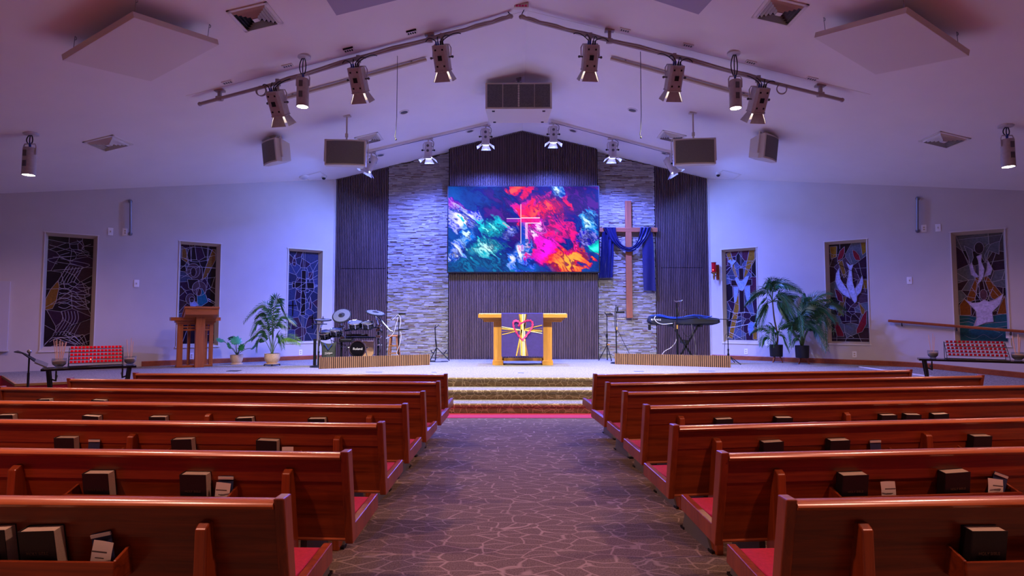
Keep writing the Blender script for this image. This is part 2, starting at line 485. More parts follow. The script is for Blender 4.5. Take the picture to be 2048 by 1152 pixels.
gable(b, -1.86, 2.32, YC+.1, YS+.2, 0, .05)
struct('wall_stage', b, 'slatback', 'dark stage wall behind slats and stone', 'wall')
b = MB()
for s, x in ((-1, CLX), (1, CRX)):
    b.box(min(x, x+s*.14), max(x, x+s*.14), YS-.04, YS+.3, 0, ceilz(x+s*.14)+.02)
struct('trim_2', b, 'plaster', 'narrow painted wall return beside the slat panels', 'trim')

def slats(name, x0, x1, n, y, z0, label, seam=None, door=None):
    b = MB(); p = (x1-x0)/n; w_ = p*.56
    b.box(x0, x1, y+.055, y+.075, z0, min(ceilz(x0), ceilz(x1))-.03, 1)
    for i in range(n):
        xa = x0+i*p+(p-w_)/2; xb = xa+w_
        cut = [(z0, None)] if not (seam and seam[0] <= i <= seam[1]) else [(z0, seam[2]), (seam[2]+.018, None)]
        dy = -.012 if seam and seam[0] <= i <= seam[1] else 0
        for k, (za, zb) in enumerate(cut):
            off = dy if (zb is not None) else 0
            ta, tb = (zb, zb) if zb is not None else (ceilz(xa)-.01, ceilz(xb)-.01)
            vs = [(xa, y+off, za), (xb, y+off, za), (xb, y+off, tb), (xa, y+off, ta)]
            vs += [(q[0], y+.056, q[2]) for q in vs]
            b.add(vs, [(0, 1, 2, 3), (4, 5, 6, 7), (0, 1, 5, 4), (1, 2, 6, 5), (2, 3, 7, 6), (3, 0, 4, 7)])
    return struct(name, b, ['slat', 'slatback'], label, 'wall panel')
slats('wall_panel_centre', -1.83, 2.29, 86, YC, ZP, 'walnut slat wall behind the screen and altar table')
slats('wall_panel_left', CLX+.01, at(775, 500, YS).x, 30, YS-.02, ZP, 'walnut slat wall panel behind the drums', (3, 28, at(730, 538, YS).z))
slats('wall_panel_right', at(1311, 500, YS).x, CRX-.01, 30, YS-.02, ZP, 'walnut slat wall panel behind the keyboard', (3, 26, at(1360, 536, YS).z))
def stone(name, x0, x1, label):
    rnd = random.Random(name); b = MB(); tones = []
    b.box(x0, x1, YS+.06, YS+.1, ZP, min(ceilz(x0), ceilz(x1))-.02, 1); tones += [.1]*6
    z = ZP
    while z < ceilz((x0+x1)/2)+.4:
        h = rnd.choice((.03, .036, .044)); x = x0-rnd.random()*.2
        while x < x1:
            l = rnd.uniform(.08, .30); xa, xb = max(x, x0), min(x+l, x1); x += l
            zt = min(z+h-.004, ceilz(xa)-.005, ceilz(xb)-.005)
            if xb-xa < .02 or zt < z+.01: continue
            d = rnd.uniform(0, .035)
            b.box(xa+.0015, xb-.0015, YS-.01-d, YS+.07, z, zt)
            t = rnd.gauss(.6, .25)
            if rnd.random() < .06: t = rnd.uniform(.0, .14)
            tones += [max(0, min(1, t))]*6
        z += h
    o = struct(name, b, ['stone', 'stonegap'], label, 'wall panel', recalc=False)
    a = o.data.attributes.new('tone', 'FLOAT', 'FACE'); a.data.foreach_set('value', tones)
stone('wall_stone_left', at(776, 500, YS).x, -1.83, 'stacked grey ledger stone wall between slat panels, drum side')
stone('wall_stone_right', 2.29, at(1310, 500, YS).x, 'stacked grey ledger stone wall behind the wooden cross')

# platform, steps, ramp
SX0, SX1 = -2.5, 2.75
YP = onz(1030, 755, ZP).y
plat = [(-12.4, 11.15), (-9.95, 11.2), (-8.42, 9.74), (-7.8, 10.1), (-5.2, 10.55), (SX0, YP), (SX0, YP+.2), (SX1, YP+.2), (SX1, YP), (5.6, 10.72), (7.9, 10.75), (7.9, 13.3), (9.4, 13.3), (CRX+.2, YS+.3), (CLX-.2, YS+.3)]
b = MB(); b.prism(plat, .002, ZP, 'z'); b.mi = [1]+[0]+[2]*(len(b.mi)-2)
b.mi[0] = 0; b.mi[1] = 0
struct('floor_platform', b, ['stage', 'steps', 'redcarpet'], 'raised carpeted platform below the screen', 'platform')
b = MB()
for p, q in zip(plat[1:4], plat[2:5]): b.bar((p[0], p[1]-.01, ZP-.015), (q[0], q[1]-.01, ZP-.015), .03, .04)
struct('trim_3', b, 'tan', 'tan edging along the left front edge of the platform', 'edging')
b = MB(); b.bar((7.9, 10.7, ZP+.008), (7.9, 13.3, ZP+.008), .05, .02)
struct('trim_4', b, 'white', 'pale edging strip between platform and ramp', 'edging')
b = MB(); yl = 9.05
b.add([(7.9, 13.3, ZP), (9.3, 13.3, ZP), (13.7, 9.6, .06), (13.7, yl, .004), (7.9, yl, .004), (7.9, 13.3, .001), (9.3, 13.3, .001), (13.7, 9.6, .001)],
      [(0, 1, 2, 3, 4), (0, 4, 5), (0, 5, 6, 1), (1, 6, 7, 2), (2, 7, 3), (4, 3, 7, 6, 5)])
struct('floor_ramp', b, 'stage', 'carpeted ramp sloping down beside the right wall', 'ramp')
s1, s2 = onz(1030, 807, ZP/3).y, onz(1030, 780, ZP*2/3).y
for i, (y0, z0, z1) in enumerate(((s1, 0, ZP/3), (s2, ZP/3, ZP*2/3), (YP, ZP*2/3, ZP))):
    y1 = YP+.3
    pr = [(y0+.05, z0+.003), (y0+.055, z1-.062), (y0-.002, z1-.055), (y0-.012, z1-.025), (y0-.004, z1-.004), (y0+.012, z1), (y1, z1+.001), (y1, z0+.003)]
    b = MB(); b.prism(pr, SX0, SX1, 'x')
    b.mi[2+5] = 1
    struct('floor_step.%03d' % i, b, ['steps', 'stage'], ['lowest', 'middle', 'top'][i]+' carpeted step with net pattern below the altar', 'step')
b = MB(); b.box(-6.0, 6.4, onz(1030, 836.5, 0).y, s1+.02, .001, .006)
struct('trim_5', b, 'redcarpet', 'red carpet border strip at the foot of the steps', 'carpet border')

# baseboards
def baseboard(side, name, u0, u1, zf, label):
    D, O, N = (WL_D, WL_O, WL_N) if side < 0 else (WR_D, WR_O, WR_N)
    b = MB()
    n = 12
    for i in range(n):
        ua, ub = u0+(u1-u0)*i/n, u0+(u1-u0)*(i+1)/n
        P = [O+D*ua, O+D*ub]; za, zb = zf(P[0]), zf(P[1])
        vs = []
        for p, z in ((P[0], za), (P[1], zb)):
            vs += [p+N*.0+Vector((0, 0, z)), p+N*.018+Vector((0, 0, z)), p+N*.018+Vector((0, 0, z+.105)), p+N*.008+Vector((0, 0, z+.12)), p+Vector((0, 0, z+.12))]
        b.add(vs, [(0, 1, 2, 3, 4), (9, 8, 7, 6, 5)]+[(k, (k+1) % 5, (k+1) % 5+5, k+5) for k in range(5)])
    struct(name, b, 'base', label, 'baseboard')
uL = (wall(-1, 283, 730)-WL_O).dot(WL_D)
baseboard(-1, 'baseboard_left', uL, 0, lambda p: ZP, 'oak baseboard along the left stage wall')
baseboard(1, 'baseboard_right', 0, 8.6, lambda p: min(ZP, ZP-.122*(13.3-p.y)), 'oak baseboard along the right wall and ramp')

# ------------------------------------------------------------------ stained glass windows
def clip(poly, n, c):
    out = []
    for i in range(len(poly)):
        a, b = poly[i], poly[(i+1) % len(poly)]
        da, db = a[0]*n[0]+a[1]*n[1]-c, b[0]*n[0]+b[1]*n[1]-c
        if da <= 0: out.append(a)
        if da*db < 0:
            t = da/(da-db); out.append((a[0]+(b[0]-a[0])*t, a[1]+(b[1]-a[1])*t))
    return out
GL = {}
def glass(col):
    if col not in GL: GL[col] = pm('stained_glass_'+col[1:], col, .22, var=.25, vs=25)
    return GL[col]
def ell(cx, cy, rx, ry, n=18): return [(cx+rx*math.cos(2*PI*i/n), cy+ry*math.sin(2*PI*i/n)) for i in range(n)]
def window(idx, label, pal, figs, lines, ncell, seed, bands=()):
    side, o, g = WREC[idx]
    D, O, N = (WL_D, WL_O, WL_N) if side < 0 else (WR_D, WR_O, WR_N)
    root = bpy.data.objects.new('window_%d' % (idx+1), None); COL.objects.link(root)
    m = wframe(side, O+D*o[0]+Vector((0, 0, o[2]))); root.matrix_basis = m; RT[root.name] = m
    root['kind'] = 'structure'; root['label'] = label; root['category'] = 'window'
    W, H = o[1]-o[0], o[3]-o[2]
    gx0, gx1, gz0, gz1 = g[0]-o[0], g[1]-o[0], g[2]-o[2], g[3]-o[2]
    gx0, gx1, gz0, gz1 = max(gx0, .01), min(gx1, W-.01), max(gz0, .01), min(gz1, H-.01)
    # splayed reveal from the wall face back to the glass
    b = MB()
    A = [(0, 0, 0), (W, 0, 0), (W, 0, H), (0, 0, H)]; B = [(gx0, .13, gz0), (gx1, .13, gz0), (gx1, .13, gz1), (gx0, .13, gz1)]
    for i in range(4):
        j = (i+1) % 4; b.add([A[i], A[j], B[j], B[i]], [(0, 1, 2, 3)])
    b.build('reveal', 'trimwhite', root, recalc=False)
    b = MB(); t = .035
    b.box(-t, W+t, -.02, .005, -t, 0); b.box(-t, W+t, -.02, .005, H, H+t*.5); b.box(-t*.5, 0, -.012, .005, 0, H); b.box(W, W+t*.5, -.012, .005, 0, H)
    b.build('casing', 'white', root)
    GW, GH = gx1-gx0, gz1-gz0
    P = lambda u, v, d=0: (gx0+u*GW, .125-d, gz0+(1-v)*GH)
    asp = GH/GW
    rnd = random.Random(seed); pts = [(rnd.random(), rnd.random()*asp) for _ in range(ncell)]
    bg = MB(); cm = MB(); cols = list(dict.fromkeys(pal)); edges = set()
    bg.box(gx0-.02, gx1+.02, .127, .15, gz0-.02, gz1+.02, 0)
    for i, p in enumerate(pts):
        poly = [(0, 0), (1, 0), (1, asp), (0, asp)]
        for k, q in enumerate(pts):
            if k == i: continue
            n = (q[0]-p[0], q[1]-p[1]); c = (q[0]**2+q[1]**2-p[0]**2-p[1]**2)/2
            poly = clip(poly, n, c)
            if len(poly) < 3: break
        if len(poly) < 3: continue
        bg.add([P(x, y/asp, 0) for x, y in poly], [tuple(range(len(poly)))], cols.index(rnd.choice(pal)))
        for a, c in zip(poly, poly[1:]+poly[:1]):
            e = tuple(sorted(((round(a[0], 3), round(a[1], 3)), (round(c[0], 3), round(c[1], 3)))))
            if e[0] != e[1] and not any(abs(e[0][q]-e[1][q]) < 1e-3 and (e[0][q] < 1e-3 or abs(e[0][q]-(1, asp)[q]) < 2e-3) for q in (0, 1)): edges.add(e)
    bg.build('glass', [glass(c) for c in cols], root, recalc=False)
    cr = .0065
    for a, c in edges: cm.bar(P(a[0], a[1]/asp, .003), P(c[0], c[1]/asp, .003), cr*1.3, cr)
    if figs:
        fg = MB(); fc = list(dict.fromkeys(f[1] for f in figs))
        for k, (poly, col) in enumerate(figs):
            d0 = .004+.0012*k
            f = [P(u, v, d0) for u, v in poly]+[P(u, v, .001) for u, v in poly]
            n = len(poly)
            fg.add(f, [tuple(range(n))]+[(i, (i+1) % n, (i+1) % n+n, i+n) for i in range(n)], fc.index(col))
            for i in range(n):
                cm.bar(P(*poly[i], d0+.001), P(*poly[(i+1) % n], d0+.001), cr*1.3, cr)
        fg.build('glass_figure', [glass(c) for c in fc], root, recalc=False)
    for ln in lines:
        q = catmull([P(u, v, .006) for u, v in ln], 5) if len(ln) > 2 else [P(u, v, .006) for u, v in ln]
        cm.tube(q, cr*.8, 5)
    for a, c, w_ in bands: cm.bar(P(*a, .012), P(*c, .012), w_, .008, 1)
    cm.build('lead_came', ['came', glass('#0c0a10')], root, recalc=False)
K, DP, BR, SLT, GLD = '#15101c', '#2c1830', '#33222a', '#394055', '#8a6420'
rnd = random.Random(5)
lines = []
for k in range(11):
    v0 = .42+.022*k; lines.append([(.28, v0), (.42, v0+.016*(-1)**k), (.58, v0-.012*(-1)**k), (.72, v0+.016), (.97, v0-.02+.04*(k % 3))])
for k in range(6):
    u = .3+.07*k; lines.append([(u+.12, .27), (u+.05, .33), (u-.02, .38), (u-.06, .42)])
    lines.append([(u+.05, .68), (u+.08, .75), (u, .82), (u-.12, .9)])
for k in range(6): lines.append([(.02+.1*k, .98-.02*k), (.2+.1*k, .92), (.4+.09*k, .95-.01*k), (.7+.05*k, .99)])
for k in range(8): lines.append([(rnd.random(), .02+.03*k), (rnd.random(), .06+.03*k), (rnd.random(), .1+.03*k)])
window(0, 'dark stained glass window with swirling lines and a golden shape, behind the candle rack', [K, K, K, DP, BR], [
    ([(0, .57), (.1, .48), (.25, .40), (.28, .46), (.22, .6), (.15, .66), (0, .67)], '#7a5520')], lines, 46, 3,
    [((.4, .2), (1, .12), .035), ((0, .93), (1, .74), .035)])
window(1, 'stained glass window of haloed figures and a blue robe, behind the lectern', [K, DP, BR, SLT, K], [
    ([(.02, .02), (.13, .04), (.24, .2), (.03, .15)], '#6d4a22'), ([(.88, .03), (.98, .03), (.98, .14), (.76, .31), (.6, .36), (.72, .2)], '#6d4a22'),
    (ell(.36, .26, .19, .075), '#46343c'), (ell(.36, .275, .08, .047, 14), '#2a1a20'), ([(.2, .35), (.5, .35), (.56, .42), (.4, .46), (.25, .44)], K),
    (ell(.54, .44, .2, .075), '#46343c'), ([(.48, .5), (.52, .44), (.62, .44), (.74, .51), (.8, .575), (.62, .62), (.5, .62)], '#155a6c'), (ell(.53, .475, .075, .04, 14), '#3a2228'),
    (ell(.3, .55, .13, .055, 14), '#46343c'), ([(.28, .56), (.4, .56), (.54, .61), (.42, .625), (.3, .62)], '#7f93c8'), (ell(.34, .555, .07, .028, 14), '#2a1a20')],
    [[(.24, 0), (.3, .17)], [(.3, 0), (.28, .17)], [(.74, 0), (.74, .16)], [(.78, 0), (.76, .15)], [(.0, .05), (.35, .02), (.8, .03), (1, .08)], [(.1, .14), (.4, .17), (.8, .14)], [(0, .22), (1, .22)],
     [(.03, .34), (.3, .28)], [(.76, .28), (.76, .43)], [(.03, .42), (.2, .5)], [(.8, .54), (1, .58)], [(.8, .56), (1, .6)]], 40, 11)
window(2, 'stained glass window with a large dark cross, behind the palm and drums', ['#2a1a30', '#2c3450', '#323a5c', '#20263e', '#361f30'], [
    ([(.42, .21), (.58, .21), (.58, .71), (.42, .71)], '#100c14'), ([(.115, .343), (.865, .343), (.865, .408), (.115, .408)], '#100c14'),
    ([(.17, .04), (.24, .13), (.2, .165), (.12, .155), (.1, .12)], '#331a30'), ([(.74, .5), (.8, .6), (.78, .65), (.7, .64)], '#331a30')],
    [[(.47, 0), (.47, .21)], [(.53, 0), (.53, .21)], [(.47, .71), (.47, 1)], [(.53, .71), (.53, 1)], [(.28, .33), (.34, .3), (.42, .295)], [(.58, .295), (.68, .305), (.72, .34)], [(.28, .42), (.34, .45), (.42, .455)], [(.58, .455), (.68, .45), (.72, .42)],
     [(0, .37), (.115, .37)], [(.865, .37), (1, .37)], [(.865, .385), (1, .385)], [(0, .12), (.3, .3)], [(1, .1), (.68, .3)], [(1, .25), (.7, .32)]], 46, 21,
    [((.0, .6), (.28, .6), .03), ((.15, .55), (.15, .72), .025), ((.72, .74), (.95, .74), .03), ((.84, .7), (.84, .86), .025)])
window(3, 'stained glass window with a draped cross and gold rays, beside the red lamp', [K, DP, '#4a1f36', '#4c5878', SLT], [
    ([(.02, .02), (.17, 0), (.40, .30), (.33, .30)], GLD), ([(.80, 0), (.98, 0), (.98, .11), (.65, .30), (.60, .29)], GLD), ([(.30, .57), (.42, .47), (.42, .65), (.18, .99), (.04, .98)], GLD), ([(.86, .85), (.99, .86), (.99, .99), (.86, .99)], GLD),
    ([(.44, .195), (.60, .195), (.60, .70), (.44, .70)], '#22121e'), ([(.17, .324), (.865, .324), (.865, .39), (.17, .39)], '#22121e'),
    ([(.25, .40), (.42, .40), (.40, .46), (.33, .57), (.27, .585)], '#8296d8'), ([(.62, .40), (.80, .395), (.80, .55), (.76, .60), (.68, .55), (.63, .47)], '#8296d8'),
    ([(.30, .31), (.38, .29), (.45, .335), (.55, .335), (.68, .29), (.78, .285), (.72, .34), (.62, .42), (.55, .45), (.46, .44), (.40, .39)], '#8ea2e0'),
    ([(.08, .11), (.18, .085), (.22, .12), (.25, .09), (.36, .11), (.24, .15), (.22, .19), (.19, .14)], '#8ea2e0'), ([(.72, .82), (.82, .79), (.95, .82), (.9, .88), (.82, .93), (.75, .95), (.7, .88)], '#6d84b8')],
    [[(.5, 0), (.5, .195)], [(.55, 0), (.55, .195)], [(.5, .7), (.5, 1)], [(.55, .7), (.55, 1)], [(0, .66), (.3, .7), (.6, .69), (1, .71)], [(0, .76), (.3, .8), (.5, .78)], [(.1, .86), (.5, .84), (1, .8)], [(.05, .91), (.3, .95), (.5, .99)], [(.6, .2), (.8, .22), (1, .3)], [(.02, .3), (.3, .33)], [(.02, .21), (.2, .17), (.4, .21)]], 40, 31)
window(4, 'stained glass window with a white dove and red petals, right of the palms', [K, DP, '#4a3444', '#58606a', '#33222a'], [
    ([(.02, .02), (.22, .02), (.2, .13), (.05, .15)], '#8a6a1c'), ([(.86, 0), (1, 0), (1, .1), (.9, .13)], '#8a6a1c'), ([(.22, .17), (.36, .17), (.46, .33), (.38, .35)], '#7a5820'), ([(.28, .55), (.44, .54), (.28, .74), (.18, .74)], '#6a4c22'), ([(.85, .38), (1, .38), (1, .47), (.83, .46)], '#7a5820'), ([(.76, .6), (.92, .68), (.9, .73), (.82, .72)], '#7a5820'),
    ([(.22, .15), (.30, .07), (.43, .03), (.42, .10), (.36, .15), (.24, .17)], '#7a1828'), ([(.64, .07), (.72, .08), (.82, .13), (.85, .18), (.72, .175), (.66, .13)], '#7a1828'), ([(.12, .46), (.2, .47), (.33, .53), (.35, .6), (.2, .58)], '#5c1626'),
    ([(.07, .8), (.18, .8), (.33, .92), (.34, .95), (.15, .95)], '#7a1828'), ([(.68, .88), (.85, .74), (.97, .68), (.95, .82), (.83, .9), (.68, .92)], '#7a1828'),
    ([(.27, .245), (.18, .30), (.15, .38), (.22, .46), (.35, .52), (.55, .565), (.50, .49), (.38, .42), (.29, .36), (.27, .30)], '#aab0d8'), ([(.88, .33), (.90, .40), (.83, .50), (.72, .54), (.66, .47), (.78, .41)], '#aab0d8'),
    ([(.46, .19), (.56, .225), (.66, .215), (.60, .27), (.62, .40), (.68, .49), (.72, .54), (.71, .59), (.66, .61), (.60, .58), (.50, .50), (.45, .42), (.52, .30), (.53, .26)], '#b4badf')],
    [[(.3, .0), (.3, .05)], [(.05, .68), (.7, .7)], [(.3, .8), (.7, .79)], [(.4, .6), (.4, .8)], [(.55, .1), (.62, .2)], [(.8, .2), (.95, .5)], [(.0, .97), (1, .97)], [(.35, .9), (.6, .96)]], 40, 41,
    [((.0, .16), (1, .36), .025), ((.0, .58), (.75, .78), .03)])
window(5, 'stained glass window with a dove above a white shell and teal water, behind the handrail', [K, DP, '#4a4650', '#5c6064', BR], [
    ([(.40, .40), (.18, .6), (.2, .64), (.35, .62), (.46, .42)], '#7c4416'), ([(.46, .41), (.53, .41), (.6, .6), (.45, .6)], '#2c161c'), ([(.56, .41), (.64, .40), (.97, .60), (.85, .64), (.7, .6)], '#7c4416'), ([(.02, .66), (.14, .6), (.26, .68), (.26, .76), (.02, .76)], '#7c4416'), ([(.86, .68), (.98, .58), (1, .75), (.8, .75)], '#7c4416'),
    ([(0, .76), (.2, .765), (.45, .78), (.7, .765), (1, .745), (1, 1), (0, 1)], '#12505a'), ([(0, .83), (.2, .82), (.4, .85), (.7, .83), (1, .82), (1, .86), (.6, .89), (.3, .87), (0, .88)], '#1a6068'),
    ([(.17, .1), (.34, .14), (.36, .22), (.28, .3), (.26, .22)], '#585c62'), ([(.60, .2), (.74, .1), (.92, .08), (.9, .2), (.7, .16), (.62, .26)], '#585c62'), (ell(.49, .13, .1, .055, 14), '#2c1c28'),
    ([(.27, .30), (.32, .26), (.37, .35), (.46, .40), (.40, .405), (.30, .38)], '#b4a8c4'), ([(.66, .25), (.75, .33), (.70, .385), (.56, .405), (.63, .34)], '#b4a8c4'), ([(.43, .21), (.54, .19), (.52, .26), (.58, .33), (.55, .40), (.50, .44), (.40, .48), (.46, .42), (.47, .32), (.46, .25)], '#bdb2cc'),
    (ell(.54, .57, .08, .05, 14), '#5c3a40'), ([(.13, .61), (.30, .645), (.45, .64), (.55, .615), (.64, .635), (.75, .62), (.95, .565), (.87, .66), (.70, .73), (.72, .82), (.55, .83), (.38, .86), (.30, .86), (.37, .79), (.36, .72), (.26, .67)], '#bdb2cc')],
    [[(.0, .0), (.45, .5)], [(1, .0), (.6, .45)], [(.3, .5), (.5, .64)], [(.75, .5), (.6, .64)], [(.0, .8), (.2, .79), (.35, .82)], [(.1, .95), (.3, .98), (.5, .94), (.7, .98), (.9, .93)], [(.2, .9), (.5, .88), (.85, .92)], [(.05, .04), (1, .02)]], 44, 51)
# ------------------------------------------------------------------ pews
PEWS_L = [((575, 995), (0, 990)), ((700, 903), (0, 894.5)), ((768, 845), (0, 837)), ((815, 808), (0, 800)), ((850, 783), (0, 773)), ((880, 763), (137, 756.5)), ((895, 748), (268, 745.5))]
PEWS_R = [((1565, 997), (2048, 990)), ((1438, 905), (2048, 892)), ((1343, 850), (2048, 833)), ((1288, 810), (2048, 795)), ((1246, 783), (2048, 769)), ((1212, 765), (1965, 750)), ((1187, 748), (1822, 739))]
LEN_L = [3.2, 3.9, 4.4, 4.6, 4.7, None, None]
LEN_R = [2.6, 3.2, 4.0, 4.6, 4.9, None, None]
ZT = .88
SUPP = {(-1, 0): [418], (-1, 1): [40, 580], (-1, 2): [268, 677], (-1, 3): [418, 740], (-1, 4): [], (1, 0): [1716], (1, 1): [1553], (1, 2): [1432, 1850], (1, 3): [1361, 1692], (1, 4): []}
RACK = {(-1, 0): [(-60, 258)], (-1, 1): [(146, 470)], (-1, 2): [(100, 240), (330, 600)], (-1, 3): [(-20, 380), (455, 690)], (-1, 4): [(60, 220)],
        (1, 0): [(1898, 2120)], (1, 1): [(1665, 2020)], (1, 2): [(1515, 1790), (1925, 2080)], (1, 3): [(1420, 1660), (1740, 1920)]}
BOOKS = {(-1, 0): [-8, 91], (-1, 1): [198, 390], (-1, 2): [130, 366, 533], (-1, 3): [10, 179, 315, 490, 634], (-1, 4): [85, 193],
         (1, 0): [1965], (1, 1): [1706, 1911], (1, 2): [1547, 1678, 1963], (1, 3): [1450, 1568, 1779, 1826, 1883]}
CARDS = {(-1, 0): [(215, 'navy', .03, -.22), (207, 'card', .0, .1)], (-1, 1): [(448, 'navy', .035, 0), (446, 'card', 0, .05)], (-1, 2): [(182, 'navy', .0, .0), (577, 'card', .0, -.06)], (-1, 3): [(668, 'card', .02, 0)],
         (1, 1): [(1774, 'card', -.03, 0), (1992, 'navy', .03, .35), (1984, 'card', .0, .12)], (1, 2): [(1757, 'navy', .0, 0)], (1, 3): [(1628, 'card', -.015, 0)]}
PEWM = {}
ROWW = ['nearest the camera', 'second from the camera', 'third from the camera', 'fourth from the camera', 'third from the steps', 'second from the steps', 'closest to the steps']
for s, rows in ((-1, PEWS_L), (1, PEWS_R)):
    side = 'drum' if s < 0 else 'keyboard'
    for i, (pi, po) in enumerate(rows):
        A, B = onz(*pi, ZT), onz(*po, ZT)
        d = B-A; d.z = 0; L = d.length
        ang = math.atan2(d.y, d.x) if s > 0 else math.atan2(-d.y, -d.x)
        LL = (LEN_L if s < 0 else LEN_R)[i] or L
        ang_x = Vector((math.cos(ang), math.sin(ang), 0))
        m = Matrix.Translation((A.x, A.y, 0)) @ Matrix.Rotation(ang, 4, 'Z')
        PEWM[(s, i)] = m
        t = thing('church_pew', 'red oak church pew on the %s side of the aisle, %s' % (side, ROWW[i]), 'pew', group='church pews on the %s side of the aisle' % side, mat=m)
        x0, x1 = (0, LL) if s > 0 else (-LL, 0)
        # aisle end panel and outer end panel
        for xa in (x0, x1-.045):
            b = MB(); b.prism([(-.035, .885), (.04, .885), (.118, .46), (.56, .49), (.572, .395), (.075, .355)], xa, xa+.045, 'x')
            b.build('end_panel', 'pewz', t, bev=.006)
        b = MB()
        b.prism([(.0, .85), (.024, .85), (.05, .71), (.105, .38), (.08, .38), (.018, .71)], x0+.045, x1-.045, 'x')
        b.build('backrest', 'pew', t)
        b = MB(); b.prism([(-.002, .852), (.01, .852), (.03, .71), (.012, .71)], x0+.045, x1-.045, 'x')
        b.build('back_band', 'pew', t, bev=.002)
        b = MB(); n = 12
        b.prism([(.004+.042*math.cos(a), .854+.021*math.sin(a)) for a in [2*PI*k/n for k in range(n)]], x0+.045, x1-.045, 'x'); b.sm = [False]*2+[True]*n
        b.build('cap_rail', 'pewcap_lit', t)
        b = MB(); b.tube([(x0+.045, .087, .378), (x1-.045, .087, .378)], .012, 8); b.build('bottom_bead', 'pewcap_lit', t)
        b = MB(); b.box(x0+.045, x1-.045, .10, .555, .40, .432); b.box(x0+.045, x1-.045, .53, .555, .37, .402)
        b.build('seat', 'pew', t, bev=.004)
        b = MB(); b.prism([(.115, .434), (.55, .434), (.556, .452), (.54, .474), (.3, .468), (.13, .478)], x0+.05, x1-.05, 'x')
        b.build('cushion', 'cushion', t, bev=.008)
        # legs: at both ends and under each bracket
        sx = []
        for px in SUPP.get((s, i), []):
            v = ray(px, 880); nrm = Vector((-math.sin(ang), math.cos(ang), 0)); k = nrm.dot(Vector((A.x, A.y, 0)))/nrm.dot(v)
            sx.append((v*k-Vector((A.x, A.y, 0))).dot(ang_x))
        for xs in sx:
            if not x0+.2 < xs < x1-.1: continue
            b = MB(); b.prism([(.03, .775), (-.012, .785), (-.045, .765), (-.05, .5), (-.03, .0), (.10, .0), (.09, .36)], xs-.024, xs+.024, 'x')
            b.build('back_bracket', 'pewz', t, bev=.006)
        for xs in [x0+.3*(1 if s > 0 else 1), x1-.3]:
            b = MB(); b.prism([(.02, 0), (.5, 0), (.46, .1), (.44, .40), (.13, .40), (.1, .1)], xs-.018, xs+.018, 'x')
            lg = b.build('leg', 'grey', t)
            for ya in (.0, .46): g = MB(); g.box(xs-.026, xs+.026, ya, ya+.06, 0, .018); g.build('foot_glide', 'black', lg)
        for r in RACK.get((s, i), []):
            xr = []
            for px in r:
                p = ray(px, 985); k = Vector((-math.sin(ang), math.cos(ang), 0)); q = p*(k.dot(Vector((A.x, A.y, 0)))/k.dot(p)); xr.append((q-Vector((A.x, A.y, 0))).dot(ang_x))
            xr[0] = max(xr[0], x0+.08); xr[1] = min(xr[1], x1-.08)
            b = MB(); b.box(xr[0], xr[1], -.075, -.06, .565, .645); b.box(xr[0], xr[1], -.075, .05, .555, .568)
            for xe in (xr[0], xr[1]-.014): b.prism([(-.06, .568), (.05, .568), (.035, .68), (-.06, .645)], xe, xe+.014, 'x')
            b.build('book_rack', 'pew', t, bev=.003)
# hymn books and cards leaning in the racks
def book_at(m, A, px, py, dep):
    nrm = (m.to_3x3() @ Vector((0, 1, 0))); o = m.translation+nrm*dep
    v = ray(px, py); return (v*(nrm.dot(o)-nrm.dot(EYEV)*0)/nrm.dot(v))
BW, BH, BT = .145, .186, .058
proto = None
def place(m, px, dep=-.03):
    nrm = m.to_3x3() @ Vector((0, 1, 0)); xd = m.to_3x3() @ Vector((1, 0, 0)); o = m.translation+nrm*dep
    v = ray(px, 900); v.z = 0
    q = v*(nrm.dot(o)/nrm.dot(v)); return (q-m.translation).dot(xd)
ROWB = ['in the nearest pew', 'in the second pew', 'in the third pew', 'in the fourth pew', 'in the fifth pew']
for (s, i), lst in BOOKS.items():
    m = PEWM[(s, i)]; side = 'drum' if s < 0 else 'keyboard'
    lst2 = sorted(lst, key=lambda p: abs(p-1030))
    for px in lst:
        x = place(m, px)
        X = m @ Matrix.Translation((x, -.026, .570)) @ Matrix.Rotation(math.radians(8+random.uniform(-1.5, 1.5)), 4, 'X') @ Matrix.Rotation(math.radians(random.uniform(-3, 3)), 4, 'Y')
        k = lst2.index(px)
        which = 'only one' if len(lst) == 1 else ordn(k)+' from the aisle'
        lab = 'thick black hymn book, %s, %s on the %s side' % (which, ROWB[i], side)
        if proto is None:
            t = thing('hymn_book', lab, 'book', group='hymn books in the pew racks', mat=X)
            b = MB(); b.box(-BW/2+.004, BW/2, .004, BT-.004, .004, BH-.003); b.build('pages', 'paper', t, bev=.002)
            b = MB(); b.box(-BW/2, BW/2+.002, 0, .004, 0, BH); b.box(-BW/2, BW/2+.002, BT-.004, BT, 0, BH); b.box(-BW/2-.003, -BW/2+.002, .001, BT-.001, 0, BH)
            b.build('cover', 'cover', t, bev=.0015)
            proto = t
        else: t = dup(proto, X, lab)
        if i < 2 and s < 0:
            lettering('cover_lettering', 'HOLY BIBLE', .017, 'foil', t, Matrix.Translation((0, -.0022, BH*.5)) @ Matrix.Rotation(PI/2, 4, 'X'), world=False, depth=.0004)
